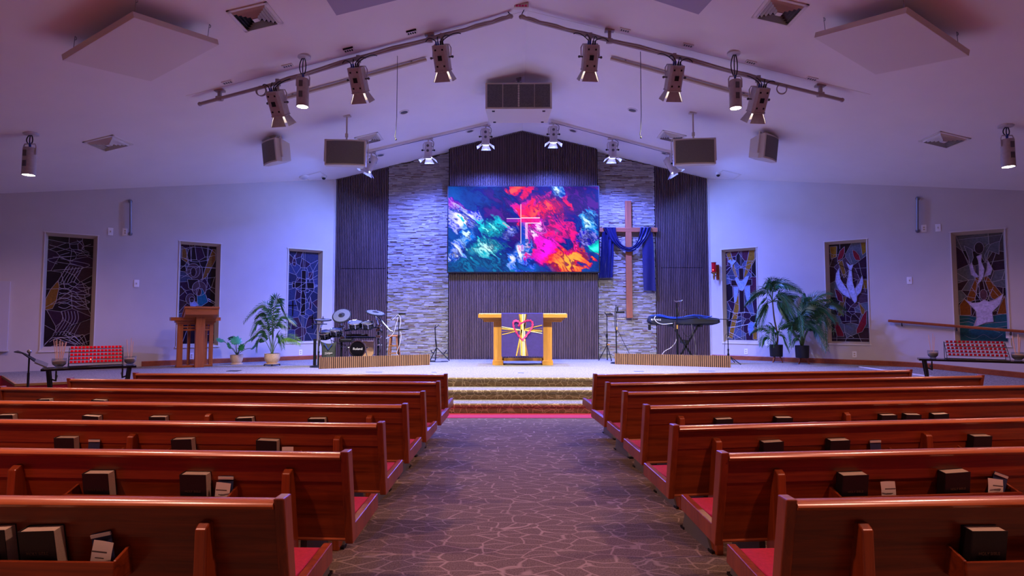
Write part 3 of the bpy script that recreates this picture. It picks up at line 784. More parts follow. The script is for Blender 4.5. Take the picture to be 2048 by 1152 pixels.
for (s, i), lst in CARDS.items():
    m = PEWM[(s, i)]; side = 'drum' if s < 0 else 'keyboard'
    for k, (px, mt, dx, rot) in enumerate(lst):
        x = place(m, px)
        h = .135 if mt == 'card' else .165
        X = m @ Matrix.Translation((x, -.03 if mt == 'card' else -.0, .572)) @ Matrix.Rotation(math.radians(7), 4, 'X') @ Matrix.Rotation(rot, 4, 'Y')
        t = thing('pew_card', '%s %s in the rack %s on the %s side' % ('white' if mt == 'card' else 'navy and white', 'envelope card' if mt == 'card' else 'leaflet', ROWB[i][3:], side)+(' near the aisle' if px in (577, 1774) else ''), 'card', mat=X)
        b = MB(); w_ = .085
        b.sheet([[(-w_/2+w_*u, .004*math.sin(3*u+k)+v*v*.02, h*v) for u in (0, .33, .66, 1)] for v in (0, .35, .7, 1)], .0012)
        b.build('sheet', mt, t)
        b = MB()
        if mt == 'card':
            b.box(-.03, .03, -.003, -.001, .10, .106); b.box(-.018, .018, -.002, 0, .075, .079)
            b.build('print_lines', 'grey', t)
        else:
            b.box(-w_/2, w_/2, -.0015+.014, .013+.005, h*.9, h*.985); b.build('white_header', 'card', t)

# ------------------------------------------------------------------ LED screen
def screen_mat():
    k = NT('led_screen')
    tc = k.n('ShaderNodeTexCoord'); sp = k.n('ShaderNodeSeparateXYZ', {0: tc.outputs['Object']})
    U = k.math('DIVIDE', sp.outputs[0], SWID); V = k.math('DIVIDE', sp.outputs[2], SWID)   # u 0..1, v 0..0.563 from the lower left
    uv = k.n('ShaderNodeCombineXYZ', {0: U, 1: V}).outputs[0]
    diag = k.n('ShaderNodeMapping', {0: uv, 2: (0, 0, math.radians(40)), 3: (1, 1, 1)}).outputs[0]
    st = k.n('ShaderNodeMapping', {0: diag, 3: (4.0, 8.5, 1)}).outputs[0]
    warp = k.noise(st, .9, 4, .55)
    wv = k.n('ShaderNodeVectorMath', {0: warp.outputs[1], 1: (.5, .5, .5)}, operation='SUBTRACT').outputs[0]
    wp = k.n('ShaderNodeVectorMath', {0: st, 1: k.n('ShaderNodeVectorMath', {0: wv, 3: 2.6}, operation='SCALE').outputs[0]}, operation='ADD').outputs[0]
    fb = k.noise(wp, 1.1, 5, .5, .8).outputs[0]
    vein = k.noise(wp, 1.9, 4, .5, 1.4).outputs[0]
    vd = k.math('SUBTRACT', 1, k.math('MULTIPLY', k.math('ABSOLUTE', k.math('SUBTRACT', vein, .5)), 9), clamp=True)     # thin bright veins
    dk = k.math('SUBTRACT', 1, k.math('MULTIPLY', k.math('ABSOLUTE', k.math('SUBTRACT', fb, .47)), 16), clamp=True)     # thin dark veins
    uw = k.n('ShaderNodeVectorMath', {0: uv, 1: k.n('ShaderNodeVectorMath', {0: wv, 3: .16}, operation='SCALE').outputs[0]}, operation='ADD').outputs[0]
    bgn = k.noise(uv, 3.2, 4).outputs[0]
    col = k.ramp(bgn, [(.34, lin('#120a3c')), (.5, lin('#083080')), (.68, lin('#0a5cb0'))])
    col = k.mix(k.math('MULTIPLY', vd, .12), col, lin('#4a7ad8'))
    def blob(c, s, rot, tint, hot, thr=.42, gain=4.2):
        thr -= .12
        nonlocal col
        q = k.n('ShaderNodeVectorMath', {0: uw, 1: (c[0], c[1], 0)}, operation='SUBTRACT').outputs[0]
        q = k.n('ShaderNodeMapping', {0: q, 2: (0, 0, math.radians(rot))}).outputs[0]
        q = k.n('ShaderNodeVectorMath', {0: q, 1: (1/s[0], 1/s[1], 0)}, operation='MULTIPLY').outputs[0]
        ln = k.n('ShaderNodeVectorMath', {0: q}, operation='LENGTH').outputs['Value']
        g = k.math('SUBTRACT', 1.0, k.math('MULTIPLY', ln, .62))
        g = k.math('ADD', g, k.math('MULTIPLY', k.math('SUBTRACT', fb, .5), 2.6))
        mk = k.math('MULTIPLY', k.math('SUBTRACT', g, thr), gain, clamp=True)
        hotm = k.math('MULTIPLY', k.math('SUBTRACT', g, thr+.36), 2.6, clamp=True)
        hotm = k.math('MAXIMUM', hotm, k.math('MULTIPLY', vd, .4))
        c2 = k.mix(hotm, lin(tint), lin(hot))
        c2 = k.mix(k.math('MULTIPLY', dk, .85), c2, lin('#150c48'))
        col = k.mix(mk, col, c2)
    f = lambda x, y: ((x-37)/1875, (1110-y)/1875)
    blob(f(1250, 420), (.36, .2), -25, '#3c0c5c', '#4a1470', .0, 1.6)
    blob(f(330, 1010), (.3, .12), 0, '#06407c', '#0a6a98', .1, 1.6)
    blob(f(170, 260), (.09, .035), 25, '#8a3fb8', '#e8b8ff')
    blob(f(230, 480), (.105, .09), 40, '#6468d8', '#ffffff', .33)
    blob(f(260, 690), (.05, .07), 80, '#5f8ae8', '#d8f4ff', .35)
    blob(f(120, 880), (.07, .085), 60, '#4a68d8', '#f0f4ff', .36)
    blob(f(560, 560), (.12, .05), 15, '#00a0b8', '#9cfff0', .36)
    blob(f(520, 790), (.13, .055), -12, '#07a0b4', '#d0fff6', .34)
    blob(f(800, 640), (.08, .03), -35, '#3a4cc8', '#e0e4ff', .4)
    blob(f(960, 830), (.12, .055), -28, '#4c74e0', '#dfeaff', .34)
    blob(f(1090, 1030), (.07, .06), -30, '#2a4ac0', '#b8c4ff', .42)
    blob(f(900, 330), (.075, .03), -35, '#b01478', '#ff9ad0', .4)
    blob(f(1180, 390), (.16, .075), -20, '#e80c34', '#ff6a48', .3)
    blob(f(1380, 620), (.17, .085), -28, '#e0085a', '#ff9ad0', .32)
    blob(f(1130, 590), (.09, .07), -30, '#e010b0', '#ffd8ff', .34)
    blob(f(1270, 830), (.06, .13), 8, '#d00aa0', '#ff70f0', .38)
    blob(f(1560, 960), (.16, .07), -22, '#e02010', '#ffb060', .32)
    blob(f(1640, 760), (.10, .022), -40, '#c01040', '#ff80b0', .42)
    blob(f(840, 80), (.07, .03), -35, '#c80a30', '#ff6a48', .38)
    blob(f(1010, 120), (.05, .025), -35, '#d00a3c', '#ff5a58', .4)
    blob(f(1250, 200), (.08, .02), -40, '#a01070', '#ff60a8', .42)
    blob(f(1390, 130), (.045, .05), -50, '#1c50b0', '#d8f0ff', .42)
    blob(f(1740, 490), (.075, .065), 50, '#3f88d0', '#d8ffff', .34)
    blob(f(1760, 680), (.055, .055), 40, '#3a34a8', '#d8d8ff', .42)
    blob(f(1880, 780), (.03, .05), 60, '#0a9aa0', '#80ffe0', .4)
    def bx(u0, u1, v0, v1):
        a = k.math('MULTIPLY', k.math('GREATER_THAN', U, u0), k.math('LESS_THAN', U, u1))
        c = k.math('MULTIPLY', k.math('GREATER_THAN', V, v0), k.math('LESS_THAN', V, v1))
        return k.math('MULTIPLY', a, c)
    def fx(x0, x1, y0, y1): return bx(f(x0, 0)[0], f(x1, 0)[0], f(0, y1)[1], f(0, y0)[1])
    col = k.mix(k.math('MULTIPLY', fx(943, 1000, 262, 400), .6), col, lin('#e01a50'))
    col = k.mix(k.math('MULTIPLY', fx(950, 1180, 442, 497), .75), col, lin('#d8126a'))
    col = k.mix(k.math('MULTIPLY', fx(765, 950, 445, 490), .35), col, lin('#c06ad0'))
    col = k.mix(k.math('MULTIPLY', fx(943, 1000, 490, 845), .5), col, lin('#5b78d8'))
    col = k.mix(k.math('MULTIPLY', fx(945, 1000, 850, 884), .8), col, lin('#1a4a9c'))
    col = k.mix(k.math('MULTIPLY', fx(940, 947, 262, 760), .75), col, lin('#ffe4f4'))
    col = k.mix(k.math('MULTIPLY', fx(765, 947, 440, 447), .8), col, lin('#ffe4ff'))
    col = k.mix(k.math('MULTIPLY', fx(1000, 1180, 496, 506), .8), col, lin('#ffe8ff'))
    col = k.mix(k.math('MULTIPLY', fx(998, 1030, 506, 700), .45), col, lin('#ffe0ff'))
    col = k.mix(k.math('MULTIPLY', fx(950, 1180, 430, 442), .7), col, lin('#fff0ff'))
    k.put(k.b.inputs['Base Color'], (.004, .004, .006, 1))
    k.b.inputs['Roughness'].default_value = .6
    k.b.inputs['Specular IOR Level'].default_value = .1
    hs = k.n('ShaderNodeHueSaturation', {0: .5, 1: 1.22, 2: 1.04, 4: col})
    k.put(k.b.inputs['Emission Color'], hs)
    k.b.inputs['Emission Strength'].default_value = SCREEN_E
    return k.m
yS = YC-.09
sa, sb = at(896, 543.5, yS), at(1196.5, 373, yS)
SWID = sb.x-sa.x
M['screen'] = screen_mat()
t = thing('led_screen', 'wide LED wall screen showing red and blue marbled swirls around a cross', 'screen', (sa.x, yS, sa.z))
b = MB(); b.box(-.03, SWID+.03, .002, .085, -.03, sb.z-sa.z+.03); b.build('frame', 'black', t, bev=.004)
b = MB(); b.add([(0, 0, 0), (SWID, 0, 0), (SWID, 0, sb.z-sa.z), (0, 0, sb.z-sa.z)], [(0, 1, 2, 3)]); b.build('display', 'screen', t, recalc=False)

# ------------------------------------------------------------------ wooden cross with drape
yX = YS-.14
A0, A1 = at(1256.5, 401.5, yX), at(1259.5, 636, yX)
t = thing('wooden_cross', 'tall wooden cross hung on the stone wall beside the screen', 'cross', (A1.x, yX, A1.z))
b = MB(); wv = .085
vs = [(A1.x-wv, yX, A1.z), (A1.x+wv, yX, A1.z), (A0.x+wv, yX, A0.z), (A0.x-wv, yX, A0.z)]; vs += [(p[0], p[1]+.09, p[2]) for p in vs]
b.add(vs, [(0, 1, 2, 3), (4, 5, 6, 7), (0, 1, 5, 4), (1, 2, 6, 5), (2, 3, 7, 6), (3, 0, 4, 7)])
b.build('upright', 'cross', t, bev=.006, world=True)
c0, c1 = at(1199, 459.5, yX), at(1315, 459.5, yX); hh = .062
b = MB(); b.box(c0.x, c1.x, yX-.004, yX+.085, c0.z-hh, c0.z+hh); b.build('crossarm', 'crossh', t, bev=.006, world=True)
b = MB(); b.box(A0.x-.04, A0.x+.05, yX+.085, YS+.02, c0.z-.05, c0.z+.05); b.build('wall_mount', 'black', t, world=True)
t = thing('draped_cloth', 'royal blue satin cloth draped over the arms of the wooden cross', 'cloth', tuple(c0))
def strip(L, R, y, amp, n, ph, name, folds=5):
    rows = []
    for i in range(len(L)):
        l, r = Vector(L[i]), Vector(R[i]); rows.append([l.lerp(r, j/n)+Vector((0, amp*math.sin(folds*2*PI*j/n/2+ph+i*.15), 0)) for j in range(n+1)])
    b = MB(); b.sheet(rows, .006); return b
yd = yX-.045
P_ = lambda x, y, d=0: at(x, y, yd+d)
L = catmull([P_(1207, 455, -.02), P_(1215, 469), P_(1225, 484), P_(1240, 497), P_(1256, 503.5), P_(1272, 500), P_(1284, 488), P_(1295, 473), P_(1302.5, 455, -.02)], 5)
R = catmull([P_(1231.5, 455, -.02), P_(1233, 466), P_(1238, 480), P_(1246, 490), P_(1257, 494.5), P_(1268, 491), P_(1275, 480), P_(1279, 467), P_(1281, 455, -.02)], 5)
strip(L, R, 0, .022, 14, .3, 's', 6).build('swag', 'drape', t, world=True)
for nm, l, r, ph, am in (('tail', [(1207, 455), (1204, 470), (1203, 500), (1200, 530), (1198.5, 556)], [(1231.5, 455), (1228, 470), (1227, 500), (1226.5, 530), (1225.5, 555)], .2, .028),
                     ('tail', [(1281, 455), (1284, 475), (1285, 510), (1286, 550), (1287.5, 581)], [(1303, 455), (1306, 475), (1308, 510), (1310, 550), (1312, 582)], 1.0, .014)):
    D_ = .04
    L = catmull([P_(*q, D_) for q in l], 4); R = catmull([P_(*q, D_) for q in r], 4)
    b = strip(L, R, 0, am, 16, ph, nm, 7 if am > .02 else 2); b.build(nm, 'drape', t, world=True)
b = MB()
for xa, xb in ((1207, 1231.5), (1281, 1303)):
    a_, c_ = P_(xa, 455), P_(xb, 455)
    b.sheet([[Vector((a_.x+(c_.x-a_.x)*j/8, yd-.02+.006*math.sin(j*1.6)+(.0 if k == 0 else .16*k/3), c0.z+hh+.006+(.004*math.sin(j*2)) - (.0 if 0 < k < 3 else .02))) for j in range(9)] for k in range(4)], .005)
b.build('shoulder', 'drape', t, world=True)

# ------------------------------------------------------------------ altar table and runner
FA = onz(1000, 730, ZP).y
p = lambda x, y, d=0: at(x, y, FA+d)
o = p(1045, 730)
t = thing('altar_table', 'light oak altar table with square columns and moulded top', 'altar table', (o.x, FA, ZP))
def cut(b, x0, x1, y0, y1, d0, d1):
    q0, q1 = p(x0, y1), p(x1, y0); b.box(q0.x, q1.x, FA+d0, FA+d1, q0.z, q1.z)
b = MB(); cut(b, 957.5, 1133, 628, 635.5, -.22, .62); b.build('table_top', 'altarh', t, bev=.006, world=True)
b = MB(); cut(b, 959, 1131.5, 626.8, 628, -.2, .6); b.build('white_linen', 'white', t, world=True, label='thin white linen edge')
b = MB()
for k, (xa, xb, ya, yb, e) in enumerate(((962, 1129, 635.5, 638, -.18), (966, 1125.5, 638, 641, -.13), (968, 1123, 641, 644, -.1))): cut(b, xa, xb, ya, yb, e, .58+e*.2)
b.build('moulding', 'altarh', t, bev=.004, world=True)
for xa, xb in ((987, 1004.5), (1086.5, 1104)):
    b = MB(); cut(b, xa, xb, 644, 722, -.0, .45)
    c = b.build('column', 'altar', t, bev=.006, world=True)
    b = MB(); cut(b, xa-.2, xb+.2, 652.5, 653.5, -.004, .45); b.build('column_groove', 'brown', c, world=True)
    b = MB(); cut(b, xa-2, xb+2, 721, 730.3, -.05, .5); q = b; q.build('plinth', 'altarh', c, bev=.006, world=True)
b = MB(); cut(b, 1004, 1087, 717, 723, .18, .24); b.build('stretcher', 'altarh', t, world=True)
a_, c_ = p(1003, 627.5, -.24), p(1086.5, 713.5, -.24)
t = thing('altar_runner', 'purple cloth runner with gold rays and pink heart on the altar', 'cloth', (a_.x, FA-.24, c_.z))
RW, RH = c_.x-a_.x, a_.z-c_.z
rows = [[(RW*j/16, .008*math.sin(j*.9+i*.5)*(i/12)-.006*(i > 0), RH*(1-i/12)+.004) for j in range(17)] for i in range(13)]
top = [[(RW*j/16, .3-.1*k, RH+.012) for j in range(17)] for k in range(3)]
b = MB(); b.sheet(top+rows, .006); b.build('cloth', 'runner', t)
def stripe(b, x0, y0, x1, y1, w_, d):   # pixel coordinates on the runner zoom
    f = lambda x, y: Vector(((x-600)/600*RW, -.022-d, RH*(1-(y-200)/618)))
    A, B = f(x0, y0), f(x1, y1)
    if abs((B-A).normalized().z) > .95: b.bar(A, B, w_, .003)
    else: b.bar(A, B, .003, w_)
for nm, mt, ls in (('gold_rays', 'gold', [(865, 205, 885, 430, .03), (955, 205, 925, 430, .03), (890, 430, 815, 805, .03), (930, 430, 945, 805, .03), (605, 415, 870, 435, .028), (920, 435, 1185, 450, .03), (610, 500, 880, 435, .018), (920, 425, 1185, 365, .018), (885, 210, 890, 800, .04)]),
                   ('cream_rays', 'cream', [(905, 205, 900, 805, .04), (935, 205, 925, 805, .025), (605, 388, 870, 432, .016), (930, 440, 1185, 482, .016), (872, 440, 880, 800, .016)]),
                   ('bronze_rays', 'brown', [(850, 205, 880, 400, .022), (960, 205, 940, 400, .022), (605, 458, 860, 440, .016), (940, 430, 1185, 420, .014), (860, 600, 855, 805, .02), (940, 590, 975, 805, .03)])):
    b = MB()
    for k, l in enumerate(ls): stripe(b, *l, .0015*(k % 3))
    b.build(nm, mt, t)
f = lambda x, y: Vector(((x-600)/600*RW, -.03, RH*(1-(y-200)/618)))
b = MB(); hp = catmull([f(840, 385), f(880, 345), f(940, 312), f(1000, 298), f(1040, 320), f(1045, 370), f(1010, 440), f(950, 520), f(893, 580)], 5)
b.tube(hp, [.012]+[.03+.012*math.sin(i*1.7) for i in range(len(hp)-2)]+[.02], 6, flat=.25)
hp = catmull([f(875, 345), f(840, 308), f(795, 300), f(768, 330), f(778, 400), f(815, 470), f(860, 540), f(893, 580)], 5)
b.tube(hp, [.015]+[.03+.012*math.sin(i*1.9) for i in range(len(hp)-2)]+[.02], 6, flat=.25)
b.tube([f(760, 325), f(800, 290), f(808, 310)], [.005, .02, .03], 6, flat=.25)
b.build('heart', 'pink', t)

# ------------------------------------------------------------------ slatted stage boxes
def slatbox(pl, pr, top_l, top_r, n, label):
    A, B = onz(*pl, ZP), onz(*pr, ZP)
    d = (B-A); L = d.length; ang = math.atan2(d.y, d.x)
    h = (at(*top_l, A.y).z-ZP+at(*top_r, B.y).z-ZP)/2
    t = thing('slatted_barrier', label, 'stage barrier', (A.x, A.y, ZP), ang, 'low slatted barriers on the stage')
    b = MB(); b.box(.005, L-.005, .012, .06, .0, h-.004); b.build('backing_board', 'slatback', t)
    b = MB(); q = L/n
    for i in range(n): b.box(i*q+q*.2, (i+1)*q-q*.2, 0, .014, .0, h)
    b.build('slats', 'slatbox', t, bev=.002)
    b = MB(); b.box(.1, .16, .06, .2, 0, .02); b.build('foot', 'black', t); b = MB(); b.box(L-.16, L-.1, .06, .2, 0, .02); b.build('foot', 'black', t)
slatbox((637.5, 738), (860.5, 730), (637.5, 714), (860.5, 709.2), 58, 'low slatted wood barrier in front of the drums')
slatbox((1229, 728.7), (1462, 735.3), (1229, 707.3), (1462, 711), 60, 'low slatted wood barrier in front of the keyboard')

# ------------------------------------------------------------------ lectern
o = onz(398, 735, ZP); kz = o.y/1150; kx = kz*.88
t = thing('lectern', 'red oak lectern with slanted book rest and wide ledge', 'lectern', (o.x, o.y, ZP), math.radians(35))
X_ = lambda x: (x-400)*kx
Z_ = lambda y: (735-y)*kz
def lc(b, x0, x1, y0, y1, d0, d1): b.box(X_(x0), X_(x1), d0, d1, Z_(y1), Z_(y0))
b = MB(); b.prism([(-.14, Z_(630)), (-.14, Z_(617)), (.34, Z_(617)-.17), (.34, Z_(630)-.17)], X_(368), X_(434), 'x'); b.build('book_rest', 'lecth', t, bev=.006)
b = MB(); b.prism([(-.165, Z_(617.5)), (-.165, Z_(613.5)), (.37, Z_(613.5)-.19), (.37, Z_(617.5)-.19)], X_(366), X_(436.5), 'x'); b.build('book_rest_lip', 'lecth', t, bev=.004)
b = MB(); lc(b, 391.5, 410, 630, 735, 0, .2); b.build('front_post', 'lect', t, bev=.006)
b = MB(); lc(b, 389, 412.5, 629, 634, -.03, .24); b.build('post_capital', 'lect', t, bev=.005)
b = MB(); lc(b, 343.5, 444, 635, 642, .16, .62); b.build('ledge', 'lecth', t, bev=.006)
b = MB(); lc(b, 353, 434, 642, 646, .19, .58); lc(b, 356, 431, 646, 650, .21, .55); b.build('moulding', 'lecth', t, bev=.004)
for xa, xb, d0 in ((357, 368.5, .22), (422, 430, .22), (380, 386, .48), (415, 421, .48)):
    b = MB(); lc(b, xa, xb, 650, 733, d0, d0+.09); b.build('leg', 'lect', t, bev=.004)
b = MB(); lc(b, 368.5, 422, 653, 656, .23, .27); lc(b, 368.5, 422, 658, 662, .23, .27); b.build('apron', 'lecth', t)
b = MB(); b.box(X_(357), X_(430), .2, .6, .002, .045); b.build('base', 'lecth', t, bev=.004)
# ------------------------------------------------------------------ ceiling: acoustic panels, diffusers, downlights
def cloud(corners, th, drop, label, hooks=True):
    P = [ceil(x, y, drop) for x, y in corners[:3]]; P.append(P[0]+P[2]-P[1])
    c = sum(P, Vector())/4
    n = (P[1]-P[0]).cross(P[2]-P[1]).normalized()
    if n.z < 0: n = -n
    m = Matrix.Translation(c); t = thing('acoustic_panel', label, 'ceiling panel', mat=m, group='acoustic panels hung from the ceiling')
    b = MB(); vs = P+[q+n*th for q in P]
    b.add(vs, [(0, 1, 2, 3), (4, 5, 6, 7), (0, 1, 5, 4), (1, 2, 6, 5), (2, 3, 7, 6), (3, 0, 4, 7)]); b.build('panel', 'white', t, bev=.004, world=True)
    for q in P:
        e = c.lerp(q, .86); b = MB(); top = Vector((e.x, e.y, ceilz(e.x)))
        b.cyl(e+n*th, top, .004, n=6); b.tube([top+Vector((0, 0, -.005)), top+Vector((.02, 0, -.02)), top+Vector((.02, 0, -.045)), top+Vector((0, 0, -.055))], .005, 6)
        b.build('hook_wire', 'steel', t, world=True)
cloud([(125, 121), (268, 35), (438, 90)], .085, .32, 'white acoustic panel hung under the ceiling, lectern side')
cloud([(1628, 76), (1812, 26), (1938, 112)], .085, .32, 'white acoustic panel hung under the ceiling, handrail side')
def cloud2(c, l, r, label):
    P0 = ceil(*c, .12); d1 = (ceil(*l, .12)-P0).normalized(); d2 = (ceil(*r, .12)-P0).normalized()
    d2 = (d2-d1*d1.dot(d2)*.9).normalized()
    P = [P0, P0+d1*1.3, P0+d1*1.3+d2*1.3, P0+d2*1.3]; n = d1.cross(d2).normalized()
    if n.z < 0: n = -n
    t = thing('acoustic_panel', label, 'ceiling panel', tuple(P0), group='acoustic panels hung from the ceiling')
    b = MB(); vs = P+[q+n*.05 for q in P]
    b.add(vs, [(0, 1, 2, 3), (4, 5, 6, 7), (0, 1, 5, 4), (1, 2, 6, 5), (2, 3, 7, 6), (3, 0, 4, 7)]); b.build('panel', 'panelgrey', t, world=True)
    b = MB()
    for q in P: e = q.lerp((P[0]+P[2])/2, .2); b.cyl(e+n*.05, (e.x, e.y, ceilz(e.x)), .004, n=6)
    b.build('hook_wire', 'steel', t, world=True)
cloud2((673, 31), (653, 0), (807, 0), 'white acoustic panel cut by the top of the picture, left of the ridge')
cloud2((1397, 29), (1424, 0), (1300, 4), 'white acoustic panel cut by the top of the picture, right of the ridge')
pr = None
for x, y, lab in ((511, 34, 'square white air diffuser beside the hung panel, lectern side'), (217, 286, 'square white air diffuser low over the lectern wall'), (1559, 22, 'square white air diffuser beside the hung panel, handrail side'), (1888, 279, 'square white air diffuser low over the handrail wall'),
                  (738, 277, 'square white air diffuser behind the speaker, drum side'), (1343, 273, 'square white air diffuser behind the speaker, keyboard side')):
    m = cframe(ceil(x, y))
    if pr: dup(pr, m, lab); continue
    pr = t = thing('air_diffuser', lab, 'air vent', mat=m, group='air diffusers in the ceiling')
    b = MB(); s = .29
    for a in ((-s, s, -s, -s+.045), (-s, s, s-.045, s), (-s, -s+.045, -s, s), (s-.045, s, -s, s)): b.box(*a, -.018, .004)
    b.build('frame', 'white', t, bev=.003)
    b = MB(); b.box(-s+.04, s-.04, -s+.04, s-.04, .0, .004); b.build('duct', 'black', t)
    b = MB()
    for k in range(5):
        r0 = .245-k*.045; r1 = r0-.022
        for q in range(4):
            R = Matrix.Rotation(q*PI/2, 4, 'Z')
            b.add([(-r0, -r0, -.002), (r0, -r0, -.002), (r1, -r1, -.045), (-r1, -r1, -.045)], [(0, 1, 2, 3)], 0, False, R)
    b.box(-.04, .04, -.04, .04, -.052, -.046); b.build('louvers', 'white', t, recalc=False)
pr = None
for x, y, lab in ((808, 224, 'recessed ceiling downlight left of the centre speaker'), (1265, 220, 'recessed ceiling downlight right of the centre speaker'), (940, 262, 'recessed ceiling downlight near the rear track, left of the ridge'), (1146, 261, 'recessed ceiling downlight near the rear track, right of the ridge'),
                  (761, 310, 'recessed ceiling downlight beside the speaker, drum side'), (1330, 306, 'recessed ceiling downlight beside the speaker, keyboard side')):
    m = cframe(ceil(x, y))
    if pr: dup(pr, m, lab); continue
    pr = t = thing('downlight', lab, 'ceiling light', mat=m, group='recessed downlights')
    b = MB(); b.lathe([(.085, .0), (.115, .0), (.115, -.01), (.085, -.014)], 24); b.build('ring', 'white', t)
    b = MB(); b.lathe([(.0, .003), (.086, .003), (.086, -.002), (.0, -.002)], 20); b.build('lamp', 'grey', t)
for x, y, mt, lab in ((823, 63, 1, 'dark ceiling outlet box near the light pipe, nearer the ridge'), (697, 98, 1, 'dark ceiling outlet box near the light pipe, farther from the ridge'), (1250, 60, 0, 'pale ceiling outlet plate near the right light pipe'), (1376, 90, 0, 'pale ceiling outlet plate above the right light pipe'),
                      (1502, 124, 0, 'pale ceiling outlet plate above the right pendant'), (1624, 157, 0, 'pale ceiling outlet plate by the end of the right pipe'), (575, 131, 0, 'pale ceiling outlet plate above the left pendant'), (455, 164, 0, 'pale ceiling outlet plate by the end of the left pipe')):
    m = cframe(ceil(x, y)); t = thing('outlet_plate', lab, 'ceiling outlet', mat=m)
    b = MB(); b.box(-.09, .09, -.05, .05, -.03 if mt else -.014, .002); b.build('plate', 'white', t, bev=.003)
    b = MB(); z_ = -.034 if mt else -.017
    for k in range(4): b.box(-.07+k*.038, -.045+k*.038, -.025, .025, z_, z_+.006)
    if mt: b.box(-.085, .085, -.056, -.05, -.03, 0)
    b.build('sockets', 'blackm' if mt else 'grey', t)
for x, y, lab in ((630, 352, 'flat square ceiling hatch by the dome camera, drum side'), (1457, 349, 'flat square ceiling hatch by the dome camera, keyboard side')):
    t = thing('ceiling_hatch', lab, 'hatch', mat=cframe(ceil(x, y)))
    b = MB(); b.box(-.26, .26, -.26, .26, -.012, .002); b.build('frame', 'white', t, bev=.003)
    b = MB(); b.box(-.22, .22, -.22, .22, -.016, -.01); b.build('door', 'ceilpaint', t)
for x, y, lab in ((648, 356, 'small dome security camera at the wall top, drum side'), (1436, 350, 'small dome security camera at the wall top, keyboard side')):
    q = ceil(x, y-4); t = thing('dome_camera', lab, 'security camera', (q.x, q.y, ceilz(q.x)))
    b = MB(); b.lathe([(.0, .03), (.07, .03), (.07, -.05), (.05, -.06), (0, -.06)], 18); b.build('mount', 'white', t)
    b = MB(); b.sph((0, -.015, -.065), .05, sq=(1, 1, .9)); b.build('dome', 'gloss', t)
q = ceil(608, 353); t = thing('smoke_detector', 'round ceiling detector with a bright rim at the left wall top', 'detector', mat=cframe(q))
b = MB(); b.lathe([(0, .01), (.13, .01), (.13, -.02), (.09, -.05), (0, -.055)], 24); b.build('cover', 'white', t)
b = MB(); b.lathe([(.05, -.05), (.08, -.058), (.06, -.07), (.0, -.072)], 20); b.build('ring', 'lampside', t)
q = ceil(1033, 12); t = thing('ridge_sign', 'small white box with red marks at the ceiling ridge', 'device', (XR-.1, q.y, ZR-.06))
b = MB(); b.box(-.12, .12, -.04, .04, -.03, .05); b.build('housing', 'white', t, bev=.004)
b = MB()
for k in range(4): b.box(-.095+k*.05, -.06+k*.05, -.046, -.04, -.018, .012)
b.build('red_marks', 'pink', t)

# ------------------------------------------------------------------ light pipes, battens, tracks
def pipe_pts(pts, y0, y1):
    n = len(pts); return [at(x, y, y0+(y1-y0)*i/(n-1)) for i, (x, y) in enumerate(pts)]
PIPES = []
for pts, hang, lab, sgn in (([(400, 208), (440, 197), (556, 166), (717, 117), (884, 73), (985, 45), (1022, 33)], [(439, 197), (859, 80)], 'long painted light pipe hung under the ceiling, drum side', -1),
                            ([(1684, 200), (1640, 189), (1516, 158), (1348, 113), (1180, 72), (1080, 46), (1042, 34)], [(1641, 189), (1219, 82)], 'long painted light pipe hung under the ceiling, keyboard side', 1)):
    pp = pipe_pts(pts, 9.85, 9.52)
    PIPES.append(pp)
    t = thing('light_pipe', lab, 'light pipe', tuple(pp[2]))
    b = MB(); b.tube(pp, .03, 10); b.build('pipe', 'pipe', t, world=True)
    for q in (pp[0], pp[-1]): b = MB(); b.sph(q, .038); b.build('end_cap', 'pipe', t, world=True)
    for hx, hy in hang:
        q = at(hx, hy, 9.8 if abs(hx-1040) > 300 else 9.62)
        b = MB(); b.bar((q.x, q.y, q.z-.04), (q.x, q.y, ceilz(q.x)), .05); b.box(q.x-.08, q.x+.08, q.y-.05, q.y+.05, ceilz(q.x)-.03, ceilz(q.x)+.005); b.cyl(q-Vector((.05, 0, 0)), q+Vector((.05, 0, 0)), .045)
        b.build('hanger', 'pipe', t, world=True)
    q = pp[-1]; b = MB(); b.cyl(q+Vector((0, 0, .02)), (q.x-sgn*.0+sgn*.06, q.y, ceilz(q.x)), .008, n=6); b.build('wire_hanger', 'blackm', t, world=True)
    b = MB()                                  # cable bundle strapped along the pipe
    b.tube([v+Vector((0, -.03, .012+.01*math.sin(i*2))) for i, v in enumerate(catmull(pp[2:], 5))], .022, 6); b.build('cable_bundle', 'pipe', t, world=True)
pr = None
for a_, c_, lab in (((853, 119), (556, 201), 'slim ceiling batten behind the light pipe, drum side'), ((1221, 117), (1516, 199), 'slim ceiling batten behind the light pipe, keyboard side')):
    A, B = ceil(*a_, .05), ceil(*c_, .05); t = thing('ceiling_batten', lab, 'batten', tuple(A))
    b = MB(); b.bar(A, B, .05, .045); b.build('rail', 'trimwhite', t, world=True)
    b = MB()
    for k in (.1, .5, .9):
        q = A.lerp(B, k); b.bar(q, (q.x, q.y, ceilz(q.x)), .03)
    b.build('bracket', 'steel', t, world=True)
TR = []
for a_, c_, lab in (((738, 303), (975, 247), 'rear lighting track on the ceiling, drum side'), ((1345, 306), (1103, 242), 'rear lighting track on the ceiling, keyboard side')):
    A, B = ceil(*a_, .03), ceil(*c_, .03); TR.append((A, B)); t = thing('lighting_track', lab, 'lighting track', tuple(A))
    b = MB(); b.bar(A, B, .10, .06); b.build('rail', 'ceilpaint', t, world=True)
    b = MB(); b.bar(A-Vector((0, 0, .032)), B-Vector((0, 0, .032)), .03, .006); b.build('slot', 'grey', t, world=True)

